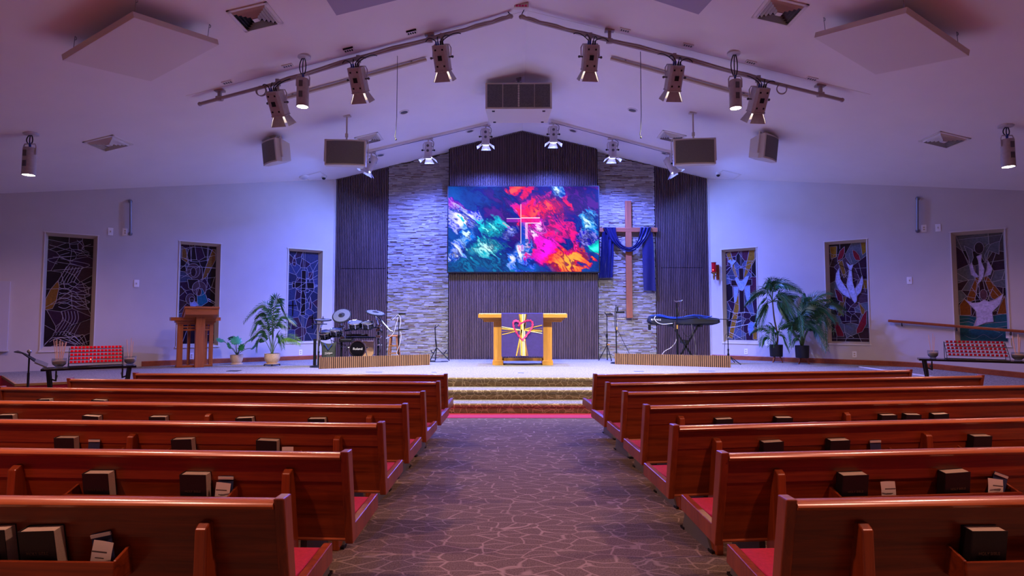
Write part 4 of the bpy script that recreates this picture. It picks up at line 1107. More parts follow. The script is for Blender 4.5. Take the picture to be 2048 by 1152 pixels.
def yoke(b, m, w_, h, z0):                         # U-shaped bracket, local coordinates
    b.tube([(-w_, 0, z0), (-w_, 0, z0+h*.75), (-w_*.8, 0, z0+h), (w_*.8, 0, z0+h), (w_, 0, z0+h*.75), (w_, 0, z0)], .011, 6, X=m)
def barn(b_, m, z0, r, L, spread, k):
    R = m @ Matrix.Rotation(k*PI/2, 4, 'Z'); s = math.sin(spread)*L; c = math.cos(spread)*L; w2 = r*1.25
    pts = [(-r*.75, -r, z0), (r*.75, -r, z0), (w2, -r-s, z0-c), (-w2, -r-s, z0-c)]
    pts += [(x, y+.006, z) for x, y, z in pts]
    b_.add(pts, [(0, 1, 2, 3), (4, 5, 6, 7), (0, 1, 5, 4), (1, 2, 6, 5), (2, 3, 7, 6), (3, 0, 4, 7)], 0, False, R)
def front_light(P, target, label, grp, tw):
    t = thing('stage_light', label, 'stage light', tuple(P), group='front stage lights with barn doors')
    b = MB(); b.box(P.x-.03, P.x+.03, P.y-.045, P.y+.045, P.z-.05, P.z+.05); b.bar(P-Vector((0, 0, .04)), P-Vector((0, 0, .15)), .035); b.build('clamp', 'pipe', t, world=True)
    piv = P-Vector((0, 0, .36))
    d = (Vector(target)-piv).normalized()
    rot = d.to_track_quat('-Z', 'Y').to_matrix()
    m = rot.to_4x4(); m = m @ Matrix.Rotation(tw, 4, 'Z'); m.translation = piv
    my = Matrix.Translation(piv)
    b = MB(); yoke(b, my, .155, .23, 0); b.build('yoke', 'lampside', t, world=True)
    b = MB(); s = .125; c = .035
    oc = [(-s+c, -s), (s-c, -s), (s, -s+c), (s, s-c), (s-c, s), (-s+c, s), (-s, s-c), (-s, -s+c)]
    b.prism(oc, -.20, .20, 'z', 0, m); b.prism([(x*1.06, y*1.06) for x, y in oc], -.22, -.2, 'z', 0, m)
    body = b.build('housing', 'lampbody', t, bev=.004, world=True)
    b = MB()
    b.box(-.09, .09, -.132, -.124, -.16, .16, 0, m); b.build('rear_plate', 'lampbody', body, world=True, bev=.003)
    b = MB(); b.box(-.035, .035, -.142, -.130, -.04, .04, 0, m); b.build('control_panel', 'blackm', body, world=True)
    for x in (-.06, .06):
        for z in (-.13, .13): b = MB(); b.box(x-.014, x+.014, -.138, -.13, z-.014, z+.014, 0, m); b.build('screw', 'blackm', body, world=True)
    for x in (-1, 1): b = MB(); b.cyl((x*.125, 0, 0), (x*.185, 0, 0), .012, n=8, X=m); b.sph((x*.19, 0, 0), .022, X=m, n=8); b.build('tilt_knob', 'grey', t, world=True)
    b = MB(); b.lathe([(0, -.215), (.10, -.215), (.10, -.224), (0, -.224)], 20, X=m); b.build('lens', 'lens', t, world=True)
    for k in range(4):
        b = MB(); barn(b, m, -.222, .11, .17, .4, k); b.build('barn_door', 'lampbody', t, world=True)
    for k, x in enumerate((-.06, -.025, .02, .055)):
        a0 = m @ Vector((x, -.03, .2)); b = MB(); b.cyl(a0, m @ Vector((x, -.03, .26)), .014, n=8)
        b.build('connector', 'blue' if k < 2 else 'black', t, world=True)
        e = P+Vector((-.28+.2*k, 0, -.01+.02*k)); e.z = P.z-.02
        sl = 1 if P.x < 0 else -1
        e.z += (e.x-P.x)*sl*.24
        b = MB(); b.tube(bez(m @ Vector((x, -.03, .26)), (a0+e)/2+Vector((.02*k-.03, -.02, .14)), e, 10), .008, 6); b.build('cable', 'cablek', t, world=True)
    spot('stage_spot', t, m @ Vector((0, 0, -.235)), m @ Vector((0, 0, -3)), *LAMPS[grp], 88, 1, .06)
    return t
fl = [((556, 165), 'outermost on the drum side'), ((717, 118), 'middle of the drum side'), ((884, 74), 'nearest the ridge on the drum side'), ((1180, 73), 'nearest the ridge on the keyboard side'), ((1348, 114), 'middle of the keyboard side'), ((1516, 158), 'outermost on the keyboard side')]
tg = [(-3.6, 12.7, .6), (-2.2, 12.8, .6), (-.7, 12.8, .6), (1.0, 12.8, .6), (2.5, 12.8, .6), (3.9, 12.7, .6)]
for k, ((px, lab), g) in enumerate(zip(fl, tg)):
    y = 9.52+.33*min(1, abs(px[0]-1032)/640)
    front_light(at(*px, y), g, 'stage light with barn doors on the front pipe, '+lab, 'front_out' if k in (0, 5) else 'front_in', 0)

def rear_light(P, target, label, grp):
    t = thing('track_spotlight', label, 'stage light', tuple(P), group='rear track spotlights')
    b = MB(); b.box(P.x-.12, P.x+.12, P.y-.03, P.y+.03, P.z-.03, P.z); b.tube([P, P-Vector((0, 0, .1))], .016, 8); b.build('track_adapter', 'lampside', t, world=True)
    piv = P-Vector((0, 0, .30)); d = (Vector(target)-piv).normalized()
    m = d.to_track_quat('-Z', 'Y').to_matrix().to_4x4(); m.translation = piv
    b = MB(); yoke(b, Matrix.Translation(piv), .13, .2, 0); b.build('yoke', 'lampside', t, world=True)
    b = MB(); b.lathe([(.0, .2), (.085, .2), (.1, .17), (.1, -.17), (.108, -.17), (.108, -.2), (0, -.2)], 20, X=m); hb = b.build('housing', 'lampside', t, world=True)
    
    for zv in (.09, -.04): b = MB(); b.cyl((0, .097, zv), (0, .104, zv), .035, n=14, X=m); b.build('vent', 'grey', hb, world=True)
    for x in (-1, 1): b = MB(); b.cyl((x*.1, 0, 0), (x*.15, 0, 0), .012, n=8, X=m); b.sph((x*.155, 0, 0), .024, X=m, n=8); b.build('tilt_knob', 'black', t, world=True)
    b = MB(); b.lathe([(0, -.198), (.092, -.198), (.092, -.206), (0, -.206)], 20, X=m); b.build('lens', 'lensb', t, world=True)
    for k in range(4):
        b = MB(); barn(b, m, -.2, .105, .15, .92, k); b.build('barn_door', 'lampside', t, world=True)
    b = MB(); b.tube(catmull([P+Vector((.05, 0, -.02)), P+Vector((.14, -.03, -.1)), P+Vector((.12, -.04, -.22)), m @ Vector((.03, .02, .2))], 5), .007, 6); b.build('cable', 'grey', t, world=True)
    spot('track_spot', t, m @ Vector((0, 0, -.215)), m @ Vector((0, 0, -3)), *LAMPS[grp], 160, .7, .06)
for k, (tr, f_, lab) in enumerate(((0, .02, 'outermost on the drum side'), (0, .5, 'middle of the drum side'), (0, .985, 'nearest the ridge on the drum side'), (1, .985, 'nearest the ridge on the keyboard side'), (1, .5, 'middle of the keyboard side'), (1, .02, 'outermost on the keyboard side'))):
    A, B = TR[tr]; P = A.lerp(B, f_); P.z -= .035
    rear_light(P, (P.x*(1.75 if f_ < .1 else 1.0), P.y-(.1 if f_ < .1 else .2), ZP), 'blue white spotlight on the rear track, '+lab, 'rear_out' if f_ < .1 else 'rear_in')

# pendants
def pendant_at(P, L, label, grp):
    t = thing('pendant_light', label, 'pendant light', tuple(P), group='cylinder pendant lights')
    b = MB(); b.lathe([(0, .02), (.12, .02), (.12, -.012), (.09, -.022), (0, -.022)], 24); b.build('canopy', 'lampside', t)
    b = MB()
    for k, dx in enumerate((-.03, .0, .03)): b.tube(bez((dx*.6, 0, -.02), (dx*3-.02, 0, -L*.45), (dx*.5, 0, -L+.06), 8), .009, 6)
    b.build('cable', 'cablek', t)
    b = MB(); b.cyl((0, 0, -L+.09), (0, 0, -L), .018, n=8); b.build('connector', 'blue', t)
    b = MB(); yoke(b, Matrix(), .11, .19, -L-.12); b.build('yoke', 'lampside', t)
    b = MB(); b.lathe([(0, -L), (.088, -L), (.097, -L-.02), (.1, -L-.46), (.103, -L-.46), (.103, -L-.475), (.088, -L-.475), (.086, -L-.45), (0, -L-.45)], 24); b.build('housing', 'lampbody', t)
    for za in (-.16, -.34): b = MB(); b.box(-.03, .03, -.106, -.09, -L+za, -L+za+.1); b.build('vent', 'grey', t)
    b = MB(); b.lathe([(0, -L-.462), (.086, -L-.462), (.086, -L-.472), (0, -L-.472)], 20); b.build('lens', 'lens', t)
    o = Vector(P)-Vector((0, 0, L+.49))
    spot('pendant_spot', t, o, o+Vector((0, 0, -1)), *LAMPS[grp], 150, .6, .09)
    return t
for x, y, yb, lab in ((607, 114, 158, 'cylinder pendant light by the light pipe, drum side'), (1469, 107, 161, 'cylinder pendant light by the light pipe, keyboard side'), (61, 268, 296, 'cylinder pendant light over the candle rack by the music stand'), (2013, 252, 279, 'cylinder pendant light over the handrail side candle rack')):
    P = ceil(x, y); P.z = ceilz(P.x); L = P.z-at(x, yb, P.y).z
    pendant_at(P, L, lab, 'pend_stage' if 300 < x < 1800 else 'pend_side')
for x, y, n_ in ((-4.5, 4.2, 'over the left near pews'), (4.7, 4.2, 'over the right near pews'), (-3.7, 1.3, 'over the left front pews'), (3.9, 1.3, 'over the right front pews')):
    pendant_at(Vector((x, y, ceilz(x))), .45, 'cylinder pendant light out of view, '+n_, 'pend_near' if y > 2 else 'pend_back')

# cable coils, wires, speakers
for x, y, lab in ((523, 183, 'coil of cable hanging from the drum side light pipe'), (1562, 179, 'coil of cable hanging from the keyboard side light pipe')):
    q = at(x, y, 9.75); b = MB()
    for k in range(3): b.tube([q+Vector((.085*math.cos(a)+.004*k, -.03+.012*k, .085*math.sin(a))) for a in [2*PI*i/20 for i in range(21)]], .008, 6)
    tag(b.build('cable_coil', 'pipe'), lab, 'cable')
for x, y0, y1, d, lab in ((793, 105, 278, 10.1, 'thin cord hanging from the ceiling, drum side'), (1283, 105, 274, 10.1, 'thin cord hanging from the ceiling, keyboard side')):
    A = at(x, y1, d); b = MB(); xt = A.x; b.tube([(xt, d, ceilz(xt)), (xt, d, A.z+.4), (xt-.015, d, A.z+.12), (xt-.03, d, A.z+.05), (xt-.01, d, A.z)], .006, 6); b.sph((xt-.01, d, A.z-.01), .018, n=8)
    tag(b.build('ceiling_wire', 'grey'), lab, 'cord')
# centre cluster
q0, q1 = at(970.5, 218, 12.0), at(1104, 165, 12.0); yb2 = 12.0*(640-218)/(640-247)
t = thing('speaker_cluster', 'wide white loudspeaker cluster hung at the ceiling ridge', 'speaker', ((q0.x+q1.x)/2, 12.3, ceilz((q0.x+q1.x)/2)))
b = MB(); ins = .05; z0, z1 = q0.z, q1.z
vs = [(q0.x, 12.0, z0), (q1.x, 12.0, z0), (q1.x, 12.0, z1), (q0.x, 12.0, z1), (q0.x+ins, yb2, z0), (q1.x-ins, yb2, z0), (q1.x-ins, yb2, z1-.08), (q0.x+ins, yb2, z1-.08)]
b.add(vs, [(0, 1, 2, 3), (4, 5, 6, 7), (0, 1, 5, 4), (1, 2, 6, 5), (2, 3, 7, 6), (3, 0, 4, 7)]); cb = b.build('cabinet', 'spk', t, bev=.01, world=True)
W_ = q1.x-q0.x
for k in range(4):
    xa = q0.x+.035+k*(W_-.07)/4+.008; xb = q0.x+.035+(k+1)*(W_-.07)/4-.008
    b = MB(); b.box(xa, xb, 11.985, 12.001, z0+.04, z1-.04); b.build('grille', 'mesh', t, world=True)
b = MB(); xm = (q0.x+q1.x)/2
for k in range(9): b.box(xm-.018, xm+.018, 11.975, 11.99, z0+.05+k*(z1-z0-.1)/9, z0+.05+(k+.65)*(z1-z0-.1)/9)
b.build('centre_trim', 'spk', t, world=True)
b = MB()
for x in (q0.x+.17, q1.x-.17):
    for y in (12.12, yb2-.08): b.box(x-.03, x+.03, y-.02, y+.02, z0-.014, z0+.004)
b.build('rubber_foot', 'black', t, world=True)
b = MB(); b.cyl((xm, 12.35, z1-.05), (xm, 12.35, ceilz(xm)), .025, n=10); b.box(xm-.06, xm+.06, 12.29, 12.41, ceilz(xm)-.02, ceilz(xm)+.01); b.cyl((xm-.07, 12.3, z1+.12), (xm+.07, 12.3, z1+.12), .02, n=8); b.build('hanging_pole', 'steel', t, world=True)
def speaker(px0, px1, py0, py1, y, rz, pole, label, w=None, tilt=0):
    A, B = at(px0, py1, y), at(px1, py0, y); c = (A+B)/2; w_ = w or (B.x-A.x); h = B.z-A.z
    m = Matrix.Translation(c) @ Matrix.Rotation(rz, 4, 'Z') @ Matrix.Rotation(tilt, 4, 'X')
    t = thing('loudspeaker', label, 'speaker', mat=m, group='hung loudspeakers')
    pr_ = [(-w_/2, 0), (-w_/4, -.035), (0, -.045), (w_/4, -.035), (w_/2, 0), (w_/2, .12), (w_*.22, .42), (-w_*.22, .42), (-w_/2, .12)]
    b = MB(); n = len(pr_); vs = [(x, yy, -h/2+(.0 if yy < .2 else h*.14)) for x, yy in pr_]+[(x, yy, h/2-(.0 if yy < .2 else h*.1)) for x, yy in pr_]
    b.add(vs, [tuple(range(n)), tuple(range(n, 2*n))[::-1]]+[(i, (i+1) % n, (i+1) % n+n, i+n) for i in range(n)]); b.build('cabinet', 'spk', t, bev=.008)
    b = MB(); k = .035; g = [(-w_/2+k, -.012), (-w_/4, -.045), (0, -.055), (w_/4, -.045), (w_/2-k, -.012)]
    b.sheet([[(x, yy, z) for x, yy in g] for z in (-h/2+k, h/2-k)], .006); b.build('grille', 'grille', t)
    b = MB(); b.tube([(-w_/2-.012, .1, -h*.3), (-w_/2-.03, .12, -h*.3), (-w_/2-.03, .12, h*.5+.03), (w_/2+.03, .12, h*.5+.03), (w_/2+.03, .12, -h*.3), (w_/2+.012, .1, -h*.3)], .016, 6); b.build('bracket', 'spk', t)
    top = m @ Vector((0, .12, h/2+.03)); b = MB(); b.cyl(top-Vector((0, 0, .02)), (top.x, top.y, ceilz(top.x)+.02), .018, n=8)
    b.cyl(top+Vector((0, 0, .06)), top+Vector((0, 0, .14)), .034, n=8); b.box(top.x-.08, top.x+.08, top.y-.05, top.y+.05, ceilz(top.x)-.02, ceilz(top.x)+.01)
    b.build('ceiling_pole', 'spk', t, world=True)
speaker(650, 731, 279.5, 331, 12.0, .1, None, 'rectangular hung loudspeaker facing the pews, drum side')
speaker(1349, 1430, 277, 329, 12.0, -.1, None, 'rectangular hung loudspeaker facing the pews, keyboard side')
speaker(516, 560, 281, 327, 12.2, -.72, None, 'hung loudspeaker angled away to the lectern side', .62, .12)
speaker(1520, 1565, 272, 320, 12.2, .72, None, 'hung loudspeaker angled away to the handrail side', .62, .12)

# ------------------------------------------------------------------ things on the side walls
for s, x0, y0, y1, lab in ((-1, 261, 402, 467, 'vertical grey grab rail high on the lectern side wall'), (1, 1835, 396, 461, 'vertical grey grab rail high on the handrail side wall')):
    A, B = wall(s, x0, y1, .07), wall(s, x0, y0, .07); N = WL_N if s < 0 else WR_N
    t = thing('grab_rail', lab, 'grab rail', tuple(A))
    b = MB(); b.cyl(A, B, .022); b.build('tube', 'steel', t, world=True)
    for q in (A, B):
        b = MB(); b.cyl(q, q-N*.07, .02); b.cyl(q-N*.07, q-N*.05, .045); b.build('end_mount', 'steel', t, world=True)
def plate(s, x, y, w_, h, label, kind, det=True):
    t = thing('wall_plate', label, kind, mat=wframe(s, wall(s, x, y)))
    b = MB(); b.box(-w_/2, w_/2, -.01, .002, -h/2, h/2); b.build('plate', 'plate', t, bev=.003)
    b = MB()
    if det == 'out':
        for z in (-.025, .025): b.box(-.018, .018, -.013, -.008, z-.014, z+.014)
    else: b.box(-.01, .01, -.018, -.008, -.02, .02)
    b.build('sockets' if det == 'out' else 'switch', 'trimwhite', t)
for a in ((-1, 221, 463, .1, .17, 'blank white wall plate left of the grab rail, lectern side', 'wall plate', True), (-1, 250, 464, .1, .17, 'white wall outlet at the foot of the grab rail, lectern side', 'wall outlet', 'out'), (-1, 273, 567, .1, .17, 'white wall switch between the two lectern side windows', 'wall switch', True),
          (1, 1848, 457, .1, .17, 'white wall outlet at the foot of the grab rail, handrail side', 'wall outlet', 'out'), (1, 1876, 455.5, .1, .17, 'blank white wall plate right of the grab rail, handrail side', 'wall plate', True), (1, 1819, 561, .1, .17, 'white wall switch between the dove windows', 'wall switch', True),
          (-1, 383, 712, .09, .15, 'low white wall outlet behind the lectern', 'wall outlet', 'out'), (-1, 601, 705, .09, .15, 'low white wall outlet under the window by the drums', 'wall outlet', 'out'), (1, 1492, 703, .09, .15, 'low white wall outlet under the draped cross window', 'wall outlet', 'out'),
          (1, 1535, 684, .12, .2, 'grey wall box behind the taller palm', 'wall box', 'out'), (1, 1709, 709, .09, .15, 'low white wall outlet under the white dove window', 'wall outlet', 'out'), (1, 2019, 668, .12, .18, 'small paper notice under the handrail by the window', 'notice', True)): plate(*a)
t = thing('whiteboard', 'white board on the left wall cut by the picture edge', 'whiteboard', mat=wframe(-1, wall(-1, 18, 631)))
hb = (wall(-1, 10, 562)-wall(-1, 10, 699)).z
b = MB(); b.box(-1.6, 0, -.04, .002, -hb/2, hb/2); b.build('panel', 'board', t, bev=.004)
b = MB(); b.box(-1.6, .02, -.08, .0, -hb/2-.035, -hb/2); b.build('tray', 'lampside', t, bev=.004)
# red sanctuary lamp
q = wall(1, 1435.5, 545); t = thing('sanctuary_lamp', 'red glass sanctuary lamp on a wooden wall bracket', 'lamp', mat=wframe(1, q))
b = MB(); b.box(-.04, .04, -.03, .002, -.2, .22); b.build('back_board', 'rail', t, bev=.005)
b = MB(); b.tube([(0, -.02, -.06), (-.03, -.1, -.1), (-.05, -.17, -.04)], .012, 8); b.lathe([(.0, -.22), (.015, -.2), (.03, -.12), (.02, -.06), (.075, -.02), (.08, 0), (0, 0)], 16, X=Matrix.Translation((-.05, -.17, 0))); b.build('arm', 'brass', t)
b = MB(); b.lathe([(0, 0), (.06, 0), (.062, .26), (.055, .26), (.05, .02), (0, .02)], 18, X=Matrix.Translation((-.05, -.17, 0))); b.build('glass', 'redglass', t)
b = MB(); b.lathe([(.055, .26), (.075, .265), (.075, .275), (.05, .275)], 18, X=Matrix.Translation((-.05, -.17, 0))); b.build('rim', 'brass', t)
b = MB(); b.sph((-.05, -.235, .06), .014, n=10); b.build('flame', 'flame', t)
# handrail
A, B = wall(1, 1776, 641.5, .09), wall(1, 2046, 663, .09); B = A+(B-A)*1.25
t = thing('handrail', 'sloping oak handrail along the right wall above the ramp', 'handrail', tuple(A))
b = MB(); b.bar(A, B, .055, .06); b.build('rail', 'rail', t, bev=.012, world=True)
for f_ in (.09, .43, .735):
    q = A.lerp(B, f_); b = MB(); b.tube([q-Vector((0, 0, .03)), q-Vector((0, 0, .09)), q-Vector((0, 0, .1))-WR_N*.05, q-Vector((0, 0, .08))-WR_N*.09], .011, 6); b.build('bracket', 'black', t, world=True)
# ------------------------------------------------------------------ candle tables
def rot2(a): return Vector((math.cos(a), math.sin(a), 0)), Vector((-math.sin(a), math.cos(a), 0))
def candle_station(pl, pr, zt, zf, Lx, depth, nm, lit, bowls, rackx):
    A, B = onz(*pl, zt), onz(*pr, zt); d = B-A; ang = math.atan2(d.y, d.x); L = Lx or d.length
    m = Matrix.Translation((A.x, A.y, zf)) @ Matrix.Rotation(ang, 4, 'Z'); H = zt-zf
    side = 'beside the music stand' if nm < 0 else 'under the handrail'
    t = thing('console_table', 'glossy black console table with curved legs %s' % side, 'table', mat=m)
    b = MB(); b.box(0, L, 0, depth, H-.035, H); b.build('table_top', 'gloss', t, bev=.004)
    for xa, sx in ((.09, 1), (L-.09, -1)):
        for yy in (.04, depth-.04):
            b = MB(); pts = catmull([(xa, yy, H-.035), (xa+sx*.03, yy, H*.6), (xa+sx*.06, yy, H*.25), (xa+sx*.03, yy, .0)], 4)
            b.tube(pts, [.035]*4+[.03]*(len(pts)-5)+[.028], 4); b.build('leg', 'black', t)
        b = MB(); b.bar((xa+sx*.1, .04, H-.04), (xa+sx*.1, .04, H-.2), .022); b.bar((xa+sx*.1, .04, H-.19), (xa+sx*.03, .04, H-.16), .022); b.bar((xa+sx*.1, .03, H-.17), (xa+sx*.1, depth-.03, H-.14), .022); b.build('bracket', 'black', t)
    # rack
    x0, x1 = rackx; RW_ = x1-x0; n = 14; yb, dy, dz = .05, .075, .054
    rk = thing('candle_rack', 'tiered wire candle rack of red votive cups %s' % side, 'candle rack', mat=m @ Matrix.Translation((x0, 0, H)))
    b = MB(); r = .005
    for x in (0, RW_):
        b.tube([(x, yb-.04, .004), (x, yb-.01, .07), (x, yb+4*dy+.04, .07+4*dz+.02)], r, 6); b.tube([(x, yb+4*dy+.04, .07+4*dz+.02), (x, yb+4*dy+.03, .004)], r, 6); b.tube([(x, yb-.04, .005), (x, yb+4*dy+.03, .005)], r, 6)
    b.tube([(0, yb-.04, .005), (RW_, yb-.04, .005)], r, 6); b.tube([(0, yb+4*dy+.03, .005), (RW_, yb+4*dy+.03, .005)], r, 6)
    b.build('frame', 'black', rk)
    cw = .045
    for k in range(5):
        b = MB(); y = yb+k*dy; z = .07+k*dz
        for yy in (y-.018, y+.022): b.tube([(0, yy, z), (RW_, yy, z)], r*.9, 6)
        b.build('shelf_rail', 'black', rk)
    px = None
    for k in range(5):
        y = yb+k*dy+.002; z = .07+k*dz+.005
        for j in range(n):
            X = m @ Matrix.Translation((x0+RW_*(j+.75)/(n+.5), y, H+z))
            lab = 'red votive cup, %s from left in %s row, rack %s' % (ordn(j), ['the lowest', 'the second lowest', 'the middle', 'the second highest', 'the highest'][k], side)
            global VOT
            key = lit
            if key not in VOT:
                c = thing('votive_cup', lab, 'candle', mat=X, group='red votive cups on the rack %s' % side)
                b = MB(); b.lathe([(0, 0), (.016, 0), (.0195, .005), (.0205, .035), (.0175, .035), (.016, .010), (0, .010)], 12); b.build('glass_cup', 'redlit' if lit else 'redglass', c)
                b = MB(); b.lathe([(0, .009), (.015, .009), (.016, .024), (0, .025)], 10); b.build('wax', 'wax', c)
                VOT[key] = c
            else: c = dup(VOT[key], X, lab, 'red votive cups on the rack %s' % side)
            if lit and (k, j) == (0, 5):
                b = MB(); b.sph((0, -.004, .052), .006, n=8, sq=(1, 1, 1.8)); b.build('flame', 'flame', c)
    for bx, r_, sticks, lab in bowls:
        X = m @ Matrix.Translation((bx, depth*.4, H))
        t2 = thing('glass_bowl', 'clear glass bowl of sand, '+lab, 'bowl', mat=X)
        b = MB(); b.lathe([(0, .004), (r_*.55, 0), (r_*.6, .008), (r_*.5, .02), (r_*.9, .06), (r_, .11), (r_*.96, .15), (r_*.93, .15), (r_*.96, .11), (r_*.86, .065), (r_*.4, .03), (0, .028)], 24); b.build('bowl', 'clear', t2)
        sb = MB(); sb.lathe([(0, .03), (r_*.4, .034), (r_*.82, .066), (r_*.9, .105), (r_*.5, .118), (0, .122)], 20)
        so = sb.build('sand'); so.matrix_basis = X; tag(so, 'sand filling the glass bowl, '+lab, 'sand', kind='stuff')
        for k in range(sticks):
            a = k*2.4; rr = r_*.45*(.4+.6*((k*37) % 10)/10); lean = .012*(1+(k % 3))
            h = .30+.07*((k*7) % 5)/5
            b = MB(); b.tube([(rr*math.cos(a), rr*math.sin(a), .1), (rr*math.cos(a)*1.5+lean*math.cos(a), rr*math.sin(a)*1.5, .1+h)], .0045 if nm < 0 or bx < .5 else .008, 6)
            o = b.build('wax_taper', 'taper'); o.matrix_basis = X
            tag(o, 'thin wax taper standing in the sand bowl, '+lab, 'taper', group='tapers in the bowl, '+lab)
VOT = {}
_b = MB.build
def _sand(s, name, mats='sand', *a, **k): return _b(s, name, mats, *a, **k)
MB.build = _sand
candle_station((81, 738.5), (273, 731), .84, 0, None, .42, -1, True, [(.22, .10, 9, 'nearer the music stand'), (1.16, .09, 3, 'nearer the lectern')], (.335, 1.06))
candle_station((1838, 717.5), (2048, 723.5), .9, .13, 1.95, .42, 1, False, [(.22, .085, 3, 'under the left part of the handrail'), (1.40, .095, 4, 'nearer the right picture edge')], (.41, 1.27))
# music stand
zf = 0
q = onz(57, 736, .95); base = Vector((at(57, 745, 8.6).x, 8.6, 0))
t = thing('music_stand', 'black folding music stand with a grey folder beside the platform', 'music stand', tuple(base))
zt_ = at(57, 703, 8.6).z
b = MB(); b.cyl((0, 0, 0), (0, 0, zt_*.72), .016, n=10); b.cyl((0, 0, zt_*.7), (0, 0, zt_), .011, n=10); b.build('pole', 'black', t)
for k in range(3):
    a = k*2*PI/3+.4; b = MB(); b.tube([(0, 0, .22), (.28*math.cos(a), .28*math.sin(a), .0)], .011, 6); b.build('leg', 'black', t)
def dk(x, y, d=0): return at(x, y, 8.6+d)
b = MB(); b.sheet([[dk(28, 703, -.15), dk(45, 706, -.15), dk(70, 723, -.15)], [dk(36, 701, .2), dk(52, 707, .2), dk(72, 718, .2)]], .012, smooth=False); b.build('desk', 'black', t, world=True)
b = MB(); b.sheet([[dk(70, 724, -.16), dk(82, 729, -.16), dk(94, 734, -.16)], [dk(73, 718, .16), dk(85, 722, .16), dk(97, 727, .16)]], .02, smooth=False); b.build('folder', 'grey', t, world=True)
b = MB(); b.sph((0, 0, zt_), .03, n=10); b.build('hinge', 'steel', t)

# ------------------------------------------------------------------ plants
def frond(b, st, P0, P1, P2, ll, n=20, m=0, droop=.4, start=.3):
    P1 = P1+(P1-(P0+P2)/2)*.55
    R = bez(P0, P1, P2, n); b.tube(R, [.008*(1-.7*i/n) for i in range(n+1)], 5, 1)
    ca = random.uniform(.7, 1.25)*random.choice((-1, 1))
    for i in range(int(n*start), n+1):
        t = (R[min(i+1, n)]-R[max(i-1, 0)]).normalized(); sd = t.cross(Vector((0, 0, 1)))
        if sd.length < .1: sd = t.cross(Vector((1, 0, 0)))
        sd.normalize(); sd = (sd*math.cos(ca)+sd.cross(t)*math.sin(ca)).normalized(); f_ = (i/n-start)/(1-start); l = ll*(.45+.55*math.sin(PI*(.15+.8*f_)))
        up = sd.cross(t).normalized()
        for s in (-1, 1):
            d = (sd*s*.8+t*(.55+.6*f_)-Vector((0, 0, droop*(.5+random.random()*.6)))+up*.12).normalized()
            e = R[i]+d*l; mid = R[i]+d*l*.45+up*.01; w_ = t*.011+up*.002
            b.add([R[i], mid-w_*1.7, mid+w_*1.7, e-Vector((0, 0, l*.12))], [(0, 1, 3, 2)], m, False)
def pot(t, prof, mat): b = MB(); b.lathe(prof, 28); return b.build('pot', mat, t)
def wp(x, y, yy): return at(x, y, yy)
# big palm in cream pot on a caddy
o = onz(544, 731.5, ZP); y0 = o.y; k = y0/1150
t = thing('potted_palm', 'feathery palm in a cream pot on a black plant caddy, left of the drums', 'plant', (o.x, y0, ZP))
b = MB()
for a in range(4): b.bar((.0, 0, .035), (.17*math.cos(a*PI/2+.4), .17*math.sin(a*PI/2+.4), .035), .03, .02); b.sph((.17*math.cos(a*PI/2+.4), .17*math.sin(a*PI/2+.4), .018), .018, n=8)
b.build('caddy', 'black', t)
pot(t, [(0, .045), (.16, .045), (.165, .06), (.11, .065), (.12, .075), (.155, .12), (.178, .2), (.172, .26), (.178, .29), (.165, .29), (.15, .26), (0, .25)], 'pot')
b = MB(); b.lathe([(0, .25), (.155, .25), (.165, .285), (0, .28)], 20); b.build('soil', 'soil', t)
pb = o+Vector((0, 0, .28))
for x1, y1, x2, y2, dy, ll, mt in ((541, 596, 490, 641, -.1, .17, 'leaf'), (548, 588, 573, 634, .1, .2, 'leaf'), (527, 628, 502, 668, -.25, .18, 'leaf'), (548, 640, 576, 654, -.3, .2, 'leaf'), (566, 668, 600, 684, -.35, .2, 'leafl'), (523, 668, 514, 700, -.3, .17, 'leaf'), (540, 622, 512, 634, .1, .16, 'leaf'), (553, 626, 590, 646, .25, .18, 'leaf'), (556, 660, 566, 694, -.2, .16, 'leaf'), (533, 652, 506, 676, .1, .17, 'leaf'), (548, 600, 560, 604, .0, .18, 'leaf')):
    b = MB(); frond(b, None, pb+Vector((random.uniform(-.03, .03), random.uniform(-.03, .03), 0)), wp(x1, y1, y0+dy*.4), wp(x2, y2, y0+dy), ll*1.2, 34)
    b.build('frond', [mt, 'stem'], t, world=True, recalc=False)
# monstera
o = onz(473, 728.5, ZP); y0 = o.y
t = thing('potted_monstera', 'small split leaf plant in a cream pot beside the lectern', 'plant', (o.x, y0, ZP))
pot(t, [(0, .0), (.14, .0), (.145, .02), (.1, .03), (.115, .05), (.135, .1), (.148, .17), (.145, .22), (.15, .235), (.138, .235), (.12, .2), (0, .19)], 'pot')
b = MB(); b.lathe([(0, .19), (.13, .19), (.138, .23), (0, .225)], 20); b.build('soil', 'soil', t)
pb = o+Vector((0, 0, .22))
def mleaf(x, y, dy, size, az, tilt):
    c = wp(x, y, y0+dy); b = MB(); b.tube(bez(pb, pb.lerp(c, .6)+Vector((0, 0, .1)), c, 8), .007, 6, 1)
    X = Matrix.Translation(c) @ Matrix.Rotation(az, 4, 'Z') @ Matrix.Rotation(tilt, 4, 'X')
    n = 22; pts = []
    for i in range(n+1):
        a = -PI*.94+2*PI*.94*i/n; r = size*1.3*(.62+.3*math.cos(a))*(1 if i % 2 == 0 else .72); pts.append((r*math.sin(a), r*math.cos(a)+size*.2, -.25*abs(math.sin(a))*size*.6))
    vs = [(0, -.0, 0)]+pts; fs = [(0, i+1, i+2) for i in range(n)]
    b.add(vs, fs, 0, False, X); b.build('leaf', ['leafm', 'stem'], t, world=True, recalc=False)
